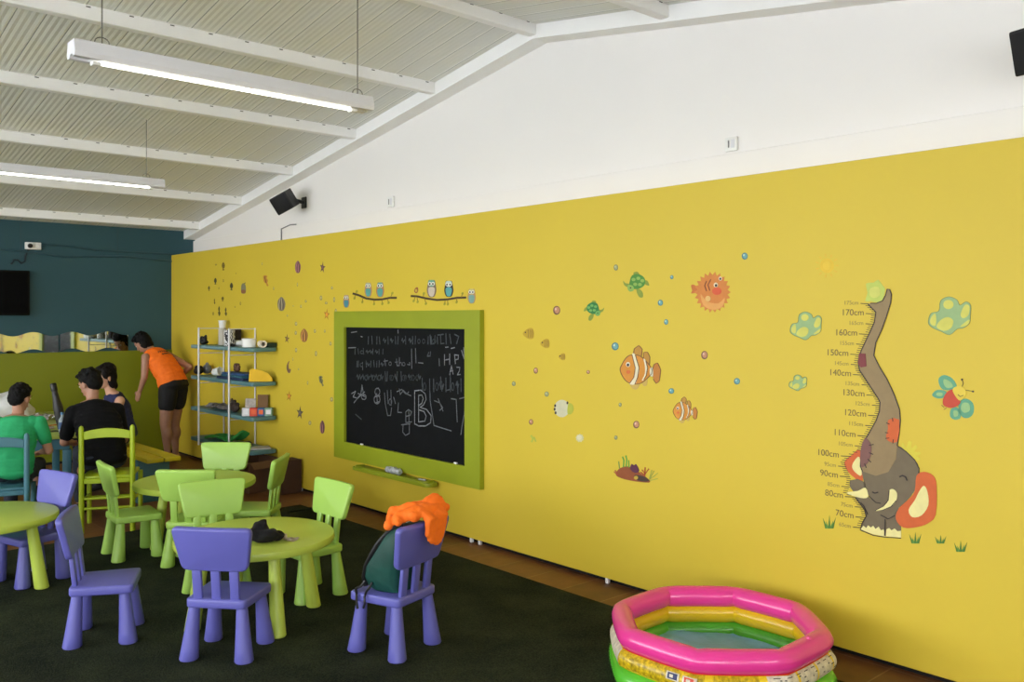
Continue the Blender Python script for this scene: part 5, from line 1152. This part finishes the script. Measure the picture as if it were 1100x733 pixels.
for kd, fn, x, y, w_, h_, c, lb in BIG:
    cx, cy = fn((x, y))[0]; a, b_ = w_/13.326, h_/13.326; c2 = dark(c, .6); c3 = tuple(min(255, int(v*1.3+14)) for v in c)
    q = lambda *ps: [(cx+u*a, cy+v*b_) for u, v in ps]
    if kd == 'fish': sh = [(smoothp(q((0, -1), (.8, -.4), (.7, .3), (.2, .6), (.6, 1), (-.6, 1), (-.3, .6), (-.8, .2), (-.8, -.4)), 3), 0, c), (line(q((-.5, -.2), (.5, -.1)), .6), 1, c2), (line(q((-.5, .2), (.5, .3)), .6), 1, c2), (ell(cx, cy-.6*b_, .5, .6), 1, INK)]
    elif kd == 'jelly': sh = [(smoothp(q((-.9, .1), (-.7, -.7), (0, -1), (.8, -.7), (1, .1), (.8, .9), (-.7, .9)), 3), 0, c), (smoothp(q((-.8, .3), (.8, .3), (.7, .9), (-.6, .9)), 2), 1, (136, 88, 52)), (line(q((.4, -.9), (.9, -1.1)), .7), 1, c2)]
    elif kd == 'weed': sh = [(smoothp(q((-.2, 1), (-.9, .3), (-.3, .2), (-.8, -.4), (0, -1), (.5, -.4), (.2, .1), (.9, .4), (.4, 1)), 2), 0, c), (line(q((0, .9), (0, -.7)), .5), 1, c2)]
    elif kd == 'horse': sh = [(smoothp(q((-.2, -1), (.6, -.8), (.3, -.5), (.8, -.1), (.6, .4), (1, .8), (.5, 1), (.1, .5), (-.6, .2), (-.8, -.3), (-.9, -.8)), 3), 0, c), (line(q((-.4, -.6), (0, -.1), (.2, .4)), .8), 1, c2), (ell(cx-.2*a, cy-.7*b_, .5, .6), 1, INK)]
    elif kd == 'shell': sh = [(smoothp(q((0, -1), (.8, -.5), (1, .1), (.6, .9), (-.3, 1), (-.9, .5), (-.9, -.4)), 3), 0, c)]+[(line(q((u*.25, -.8), (u*.7, .1), (u*.6, .8)), .7), 1, c2 if k % 2 else c3) for k, u in enumerate((-.9, -.35, .2, .75))]
    elif kd == 'star': sh = [(star(cx, cy, a*1.05, b_*1.05, 8, 5, .38), 0, c), (star(cx, cy, a*.5, b_*.5, 8, 5, .4), 1, c3)]
    elif kd == 'moon': sh = [(smoothp(q((.3, -1), (-.7, -.5), (-1, .2), (-.4, .9), (.5, 1), (1, .4), (.1, .3), (-.1, -.3)), 3), 0, c), (line(q((-.5, -.3), (-.5, .4), (.2, .8)), .7), 1, c2)]
    sticker('%s_sticker' % {'fish': 'small_fish', 'jelly': 'jellyfish', 'weed': 'seaweed', 'horse': 'seahorse', 'shell': 'shell', 'star': 'starfish', 'moon': 'shell'}[kd], lb, 'wall sticker', sh, 'small sea stickers by the shelves')
    marks.append((cx, cy, lb))
short = {lb: lb.replace(' sticker', '').split(',')[0] for _, _, lb in marks}
for k_ in short:
    for cut in (' left', ' highest', ' just', ' farthest', ' above the', ' near the', ' right of', ' between', ' beside'):
        i_ = short[k_].find(cut)
        if i_ > 6: short[k_] = short[k_][:i_]
cnt = {}
for v in short.values(): cnt[v] = cnt.get(v, 0)+1
SMALL = [(A1, 147, 130, 14, 12), (A1, 200, 245, 10, 22), (A1, 290, 192, 6, 10), (A1, 168, 298, 8, 14), (A1, 127, 480, 12, 24), (A1, 283, 432, 8, 12), (A1, 322, 408, 10, 26), (A1, 477, 124, 6, 22), (A1, 560, 300, 8, 26), (A1, 730, 272, 8, 30), (A1, 977, 296, 14, 24), (A1, 899, 368, 18, 36), (A1, 993, 380, 14, 40), (A1, 936, 404, 20, 20), (A1, 790, 392, 14, 20), (A1, 755, 428, 12, 24), (A1, 700, 425, 8, 10), (A1, 1005, 462, 16, 36), (A1, 658, 495, 10, 16), (A1, 720, 553, 18, 30), (A1, 718, 618, 16, 30), (A1, 855, 606, 16, 28), (A1, 926, 606, 12, 24), (A1, 967, 695, 16, 30),
 (A2, 720, 75, 16, 34), (A2, 863, 100, 16, 40), (A2, 697, 140, 6, 24), (A2, 738, 212, 10, 14), (A2, 803, 310, 10, 28), (A2, 975, 428, 22, 34), (A2, 819, 597, 20, 32)]
used = set()
for fn, x, y, w_, h_ in SMALL:
    cx, cy = fn((x, y))[0]; c = (142, 122, 42) if cx < 262 else (150, 140, 92); kind = 'olive speck' if cx < 262 else 'grey bubble'
    for mx_, my_, lb in sorted(marks, key=lambda m: (m[0]-cx)**2+(m[1]-cy)**2):
        if cnt[short[lb]] > 1: continue
        dx, dy = cx-mx_, cy-my_
        if abs(dx) > 2.2*abs(dy): d = 'right of' if dx > 0 else 'left of'
        elif abs(dy) > 2.2*abs(dx): d = 'below' if dy > 0 else 'above'
        else: d = ('below and ' if dy > 0 else 'above and ')+('right of' if dx > 0 else 'left of')
        L_ = 'tiny %s sticker %s the %s sticker' % (kind, d, short[lb])
        if L_ not in used: break
    used.add(L_)
    sticker('bubble_sticker', L_, 'wall sticker', [(ell(cx, cy, w_/13.3, h_/13.3, 0, 10), 0, c), (ell(cx+.1, cy-.1, w_/24, h_/24, 0, 8), 1, tuple(min(255, int(v*1.2+16)) for v in c))], 'tiny bubble stickers by the shelves')

# ------------------------------------------------------------------ people
def lerp(a, b_, t): return a+(b_-a)*t
def hand(bm, w_, d, nrm, side, s, curl):
    """wrist w_, hand direction d, palm normal nrm (curl towards it), side = towards the thumb"""
    w_ = Vector(w_); d = Vector(d).normalized(); nrm = Vector(nrm); nrm = (nrm-d*nrm.dot(d)).normalized(); sd = Vector(side); sd = (sd-d*sd.dot(d)-nrm*sd.dot(nrm)).normalized()
    for k, (o_, L_) in enumerate(((.027, .07), (.009, .08), (-.009, .074), (-.026, .058))):
        kn = w_+d*(.082-.004*abs(k-1))*s+sd*o_*s
        capsule(bm, w_+sd*o_*.5*s, kn, .0135*s, .0115*s, 10)
        p = kn; dd = d.copy()
        for j, f in enumerate((.45, .32, .23)):
            a = curl*(.55, 1., .7)[j]
            dd = (dd*math.cos(a)+nrm*math.sin(a)).normalized() if j == 0 else (dd+nrm*math.tan(a*.6)).normalized()
            q = p+dd*L_*f*s; capsule(bm, p, q, (.0095-.001*j)*s, (.0088-.001*j)*s, 8); p = q
    b_ = w_+d*.025*s+sd*.02*s; m_ = b_+(sd*.7+d*.6+nrm*.25).normalized()*.042*s; e = m_+(d*.9+sd*.25+nrm*.35).normalized()*.032*s
    capsule(bm, b_, m_, .013*s, .0105*s, 8); capsule(bm, m_, e, .0105*s, .0085*s, 8)
def person(name, label, loc, rz, s, spine, radii, neck, head, hyaw, hpitch, arms, legs, hair, colours, sleeve, trouser, shirt_from=0., skin=None, shoe=True, group=None, vest=False, lk=1.):
    t = thing(name, label, 'person', loc, rz, group)
    skin = skin or M_skin
    SP = [Vector(p) for p in spine]
    def sp(u):
        f = u*(len(SP)-1); i = min(int(f), len(SP)-2); return SP[i].lerp(SP[i+1], f-i)
    def rad(u):
        f = u*(len(radii)-1); i = min(int(f), len(radii)-2); return [lerp(a, b_, f-i) for a, b_ in zip(radii[i], radii[i+1])]
    def torso(bm, grow_, u0=0., u1=1., n=12):
        for k in range(n+1):
            u = lerp(u0, u1, k/n); p = sp(u); d = (sp(min(1, u+.1))-sp(max(0, u-.1))).normalized(); lean = math.atan2(d.x, d.z); rd, rw = rad(u)
            ellipsoid(bm, p, (rd*s+grow_, rw*s+grow_, .062*s+grow_*.5), Matrix.Rotation(lean, 3, 'Y'), 18, 10)
    H = Vector(head); RH = Matrix.Rotation(hyaw, 3, 'Z') @ Matrix.Rotation(hpitch, 3, 'Y')
    def hp(x, y, z): return H+RH @ (Vector((x, y, z))*s)
    # --- body: one skin
    bm = NB(); torso(bm, 0.)
    capsule(bm, SP[-1]-Vector((0, 0, .03*s)), neck, .06*s, .05*s); capsule(bm, neck, hp(-.015, 0, -.05), .05*s, .05*s)
    E3 = lambda c, r_, R2=None: ellipsoid(bm, hp(*c), [v*s for v in r_], RH @ R2 if R2 is not None else RH, 20, 14)
    E3((-.008, 0, .03), (.094, .074, .088)); E3((.022, 0, -.045), (.062, .056, .068)); E3((.045, 0, -.09), (.03, .034, .024)); E3((.05, 0, .0), (.036, .058, .05))
    capsule(bm, hp(.078, 0, .012), hp(.1, 0, -.03), .0095*s, .0135*s, 10); E3((.083, 0, -.066), (.014, .025, .0105)); E3((.074, .0, .032), (.018, .05, .012))
    for sy in (-1, 1): E3((-.002, sy*.076, -.012), (.02, .009, .032), Matrix.Rotation(sy*.3, 3, 'Z'))
    for a in arms:
        sh, el_, wr = [Vector(p) for p in a['p']]
        capsule(bm, sh, el_, .05*s, .039*s); capsule(bm, el_, wr, .040*s, .026*s); hand(bm, wr, a.get('d', wr-el_), a['n'], a['t'], s, a.get('curl', .45))
    for L_ in legs:
        hp_, kn, an, toe = [Vector(p) for p in L_]
        capsule(bm, hp_, kn, .08*s*lk, .054*s*lk); capsule(bm, kn, an, .053*s*lk, .036*s); d = kn-an
        mid = an.lerp(kn, .68); fw = (toe-an); fw.z = 0; fw.normalize()
        ellipsoid(bm, mid-fw*.018*s, (.05*s*lk, .05*s*lk, .1*s)); capsule(bm, an-fw*.03*s+Vector((0, 0, -.035*s)), toe, .032*s, .026*s)
    blob('body', bm, .0055, skin, t, it=3)
    # --- eyes, brows, lips
    for sy in (-1, 1):
        bm = NB(); ellipsoid(bm, hp(.079, sy*.031, .008), (.008*s, .0135*s, .0075*s), RH, 14, 10); obj('eye', bm, M_eye, t)
        bm = NB(); ellipsoid(bm, hp(.0855, sy*.031, .008), (.0035*s, .006*s, .006*s), RH, 12, 8); obj('iris', bm, M_iris, t)
        bm = NB(); tube(bm, [hp(.088, sy*.015, .030), hp(.0905, sy*.03, .034), hp(.084, sy*.048, .029)], .0035*s, 6); obj('eyebrow', bm, hair[0], t)
    bm = NB(); ellipsoid(bm, hp(.094, 0, -.0655), (.005*s, .02*s, .0075*s), RH, 14, 8); obj('lips', bm, M_lip, t)
    # --- hair
    bm = NB(); HE = lambda c, r_: ellipsoid(bm, hp(*c), [v*s for v in r_], RH, 20, 14)
    HE((-.022, 0, .048), (.098, .085, .088)); HE((-.055, 0, .0), (.062, .076, .078)); HE((.045, 0, .095), (.045, .06, .03))
    rs = random.Random(hash(name+label) % 1000 if False else len(label))
    for k in range(26):
        a = rs.uniform(-2.6, 2.6); e = rs.uniform(.1, 1.4); x, y, z = -.02+.095*math.cos(a)*math.cos(e), .08*math.sin(a)*math.cos(e), .05+.085*math.sin(e)
        if x > .06 and z < .09: continue
        HE((x, y, z), (.02, .02, .014))
    for c, r_ in hair[1]: HE(c, r_)
    blob('hair', bm, .006*s, hair[0], t, it=1, disp=lambda co: co+.004*noise.noise_vector(co*70))
    # --- clothes
    top, bottom = colours
    bm = NB(); torso(bm, .014, shirt_from, .965)
    for a in arms:
        sh, el_, wr = [Vector(p) for p in a['p']]
        if sleeve > 0: capsule(bm, sh, sh.lerp(el_, sleeve), .064*s, .056*s); 
        else: ellipsoid(bm, sh.lerp(SP[-1], .38), (.062*s, .06*s, .05*s))
        if sleeve > 0: ellipsoid(bm, sh.lerp(SP[-1], .3), (.07*s, .07*s, .06*s))
    shirt = blob('vest' if vest else 'shirt', bm, .007, top, t, it=3, disp=lambda co: co+.006*noise.noise_vector(co*14))
    bm = NB(); torso(bm, .008 if not vest else .007, 0, .05 if not vest else .12, 4)
    for L_ in legs:
        hp_, kn, an, toe = [Vector(p) for p in L_]
        if trouser <= 1: capsule(bm, hp_, hp_.lerp(kn, trouser), .094*s*lk, lerp(.094, .074, trouser)*s*lk)
        else: capsule(bm, hp_, kn, .094*s, .068*s); capsule(bm, kn, kn.lerp(an, trouser-1), .068*s, .056*s)
    blob('shorts' if trouser <= 1 else 'trousers', bm, .007, bottom, t, it=3, disp=lambda co: co+.005*noise.noise_vector(co*12))
    if shoe:
        for L_ in legs:
            an, toe = Vector(L_[2]), Vector(L_[3]); fw = toe-an; fw.z = 0; fw.normalize(); bm = NB()
            capsule(bm, an-fw*.035*s+Vector((0, 0, -.03*s)), toe, .042*s, .037*s); ellipsoid(bm, an-fw*.01, (.05*s, .046*s, .04*s))
            z0 = .0025-loc[2]
            def fl(co, z0=z0): return Vector((co.x, co.y, max(co.z, z0)))
            blob('shoe', bm, .006, M_shoe, t, it=2, disp=fl)
    return t
# seated child in green on the teal chair: back to the camera, head turned a little to the right
s = .86
person('person', 'person with short dark hair in a green t-shirt on the teal chair', (1.645, 7.575, 0), R(66), s,
    [(.0, -.0, .555), (.0, -.0, .68), (.05, 0, .81), (.09, 0, .935)], [(.1, .155), (.105, .16), (.11, .17), (.075, .13)], (.13, -.01, .995), (.175, -.015, 1.102), R(-28), R(12),
    [dict(p=((.085, .165, .915), (.14, .225, .70), (.34, .15, .66)), n=(0, 0, -1), t=(0, -1, .3)), dict(p=((.085, -.165, .915), (.12, -.225, .69), (.32, -.14, .655)), n=(0, 0, -1), t=(0, 1, .3))],
    [((.04, .085, .55), (.40, .1, .545), (.40, .1, .10), (.52, .105, .045)), ((.04, -.085, .55), (.40, -.1, .545), (.37, -.1, .10), (.49, -.105, .045))],
    (M_hair, [((.055, 0, .085), (.035, .06, .03)), ((-.07, 0, -.03), (.035, .055, .05))]), (M_teegreen, M_denim), .62, 1.85)
# seated man in black on the lime chair, head turned left
s = .98
person('person', 'person with short black hair in a black t-shirt on the lime chair', (2.34, 7.69, 0), R(80), s,
    [(.0, .0, .565), (.02, .01, .70), (.10, .03, .86), (.185, .05, .985)], [(.115, .175), (.115, .175), (.12, .18), (.08, .14)], (.225, .06, 1.055), (.265, .075, 1.172), R(38), R(24),
    [dict(p=((.17, .215, .945), (.2, .275, .70), (.42, .2, .665)), n=(0, -.3, -1), t=(0, -1, .3)), dict(p=((.17, -.125, .945), (.21, -.185, .69), (.42, -.12, .66)), n=(0, .3, -1), t=(0, 1, .3))],
    [((.05, .1, .56), (.46, .13, .57), (.42, .13, .11), (.55, .14, .05)), ((.05, -.1, .56), (.46, -.13, .57), (.46, -.13, .11), (.59, -.14, .05))],
    (M_hair, [((.06, 0, .1), (.04, .06, .024))]), (M_teeblack, M_denim), .78, 1.85)
# seated woman in navy on the yellow bench, face in profile to the left
s = .96
person('person', 'person with dark chin-length hair in a navy top sitting on the bench', (3.03, 9.29, 0), R(180), s,
    [(.0, 0, .555), (.02, 0, .68), (.07, 0, .82), (.11, 0, .94)], [(.11, .17), (.095, .14), (.115, .16), (.075, .125)], (.14, 0, 1.0), (.185, -.0, 1.14), R(8), R(8),
    [dict(p=((.1, .165, .905), (.2, .225, .70), (.42, .12, .755)), n=(0, 0, -1), t=(0, -1, .2)), dict(p=((.1, -.165, .905), (.2, -.225, .70), (.42, -.12, .755)), n=(0, 0, -1), t=(0, 1, .2))],
    [((.05, .09, .548), (.42, .1, .54), (.30, .1, .10), (.42, .105, .048)), ((.05, -.09, .548), (.42, -.1, .54), (.32, -.1, .10), (.44, -.105, .048))],
    (M_hairbrown, [((-.05, 0, -.06), (.05, .075, .06)), ((-.035, .06, -.05), (.045, .026, .075)), ((-.035, -.06, -.05), (.045, .026, .075)), ((-.07, 0, -.1), (.04, .06, .05)), ((.015, .06, .05), (.05, .035, .07)), ((.015, -.06, .05), (.05, .035, .07)), ((-.03, 0, .07), (.09, .09, .08))]), (M_navy, M_denim), 0, 1.85, skin=M_skinlight)
# standing woman bending forward in an orange vest and black shorts
s = .98
wv_ = person('person', 'person in an orange vest and black shorts bending forward beside the shelf unit', (4.0, 10.56, 0), R(117), s,
    [(-.02, 0, .90), (.04, 0, 1.04), (.17, 0, 1.19), (.29, 0, 1.305)], [(.155, .195), (.135, .175), (.13, .175), (.085, .14)], (.345, .0, 1.355), (.435, .03, 1.43), R(20), R(42),
    [dict(p=((.25, .175, 1.265), (.225, .22, 1.03), (.315, .2, .86)), n=(.2, -1, 0), t=(1, 0, 0), curl=.3), dict(p=((.25, -.175, 1.28), (-.03, -.255, 1.13), (.15, -.23, .97)), n=(0, 1, -.2), t=(.3, 0, 1), curl=.4)],
    [((-.01, .085, .87), (.03, .09, .47), (-.01, .09, .085), (.14, .1, .03)), ((-.01, -.085, .87), (.05, -.08, .47), (.03, -.08, .085), (.18, -.08, .03))],
    (M_hair, [((-.05, 0, -.06), (.05, .07, .06)), ((-.02, .07, -.03), (.045, .022, .07)), ((-.02, -.07, -.03), (.045, .022, .07)), ((-.09, 0, .02), (.03, .05, .05))]), (M_vest, M_shorts), 0, .42, shirt_from=.12, skin=M_skin, shoe=False, vest=True, lk=1.22)
# dark print on the back of the vest
bm = NB(); vest = [c for c in wv_.children if c.name.startswith('vest')][0]
from mathutils.bvhtree import BVHTree
vb = BVHTree.FromPolygons([v.co for v in vest.data.vertices], [tuple(p.vertices) for p in vest.data.polygons])
def on_back(u, v):
    # u across the back (to the right), v up the back
    o = Vector((.165, 0, 1.19))+Vector((.65, 0, .72))*v+Vector((0, -1, 0))*u; hit = vb.ray_cast(o+Vector((-.6, 0, .55))*.8, Vector((.6, 0, -.55)).normalized())
    return hit[0]+Vector((-.74, 0, .68))*.003 if hit[0] else o
rs = random.Random(2)
for row, v_ in enumerate((.08, .03)):
    for k in range(7 if row == 0 else 5):
        u = -.075+.025*k+(.02 if row else 0)
        tube(bm, [on_back(u+a*.012, v_+b_*.02) for a, b_ in ((0, 0), (0, 1), (.8, .9), (.9, .3), (.2, .4))[:rs.choice((3, 4, 5))]], .0035, 6)
obj('vest_print', bm, M_black, vest)

# ------------------------------------------------------------------ light and camera
w = bpy.data.worlds.new('daylight'); sc.world = w; w.use_nodes = True
bg = w.node_tree.nodes['Background']; bg.inputs['Color'].default_value = (.95, .975, 1, 1); bg.inputs['Strength'].default_value = 9.2
def portal(loc, rot, sx, sy):
    l = bpy.data.lights.new('daylight_portal', 'AREA'); l.shape = 'RECTANGLE'; l.size, l.size_y = sx, sy; l.cycles.is_portal = True
    o = bpy.data.objects.new('daylight_portal', l); o.location = loc; o.rotation_euler = rot; COL.objects.link(o); return o
for h0, h1, z0, z1 in LH: portal((XL-.02, (h0+h1)/2, (z0+z1)/2), (0, R(-90), 0), z1-z0, h1-h0)
for h0, h1, z0, z1 in RH: portal(((h0+h1)/2, YF-.02, (z0+z1)/2), (R(90), 0, 0), h1-h0, z1-z0)
cam = bpy.data.cameras.new('camera'); co = bpy.data.objects.new('camera', cam); COL.objects.link(co)
cam.sensor_width = 36; cam.lens = 36*F/1100; cam.shift_y = -(366.5-HY)/1100
co.location = (0, 0, EYE); co.rotation_euler = (PI/2, 0, -TH+0)
# looking along (SN, CS): the camera is turned clockwise from +Y
co.rotation_euler = (PI/2, 0, -math.atan2(SN, CS))
cam.clip_start = .05
sc.camera = co
sc.view_settings.view_transform = 'Standard'; sc.view_settings.look = 'None'; sc.view_settings.gamma = 1; sc.view_settings.exposure = 0.0
sc.view_settings.use_curve_mapping = False
sc.cycles.use_denoising = True; sc.cycles.max_bounces = 10; sc.cycles.diffuse_bounces = 6; sc.cycles.glossy_bounces = 5
sc.cycles.sample_clamp_indirect = 8
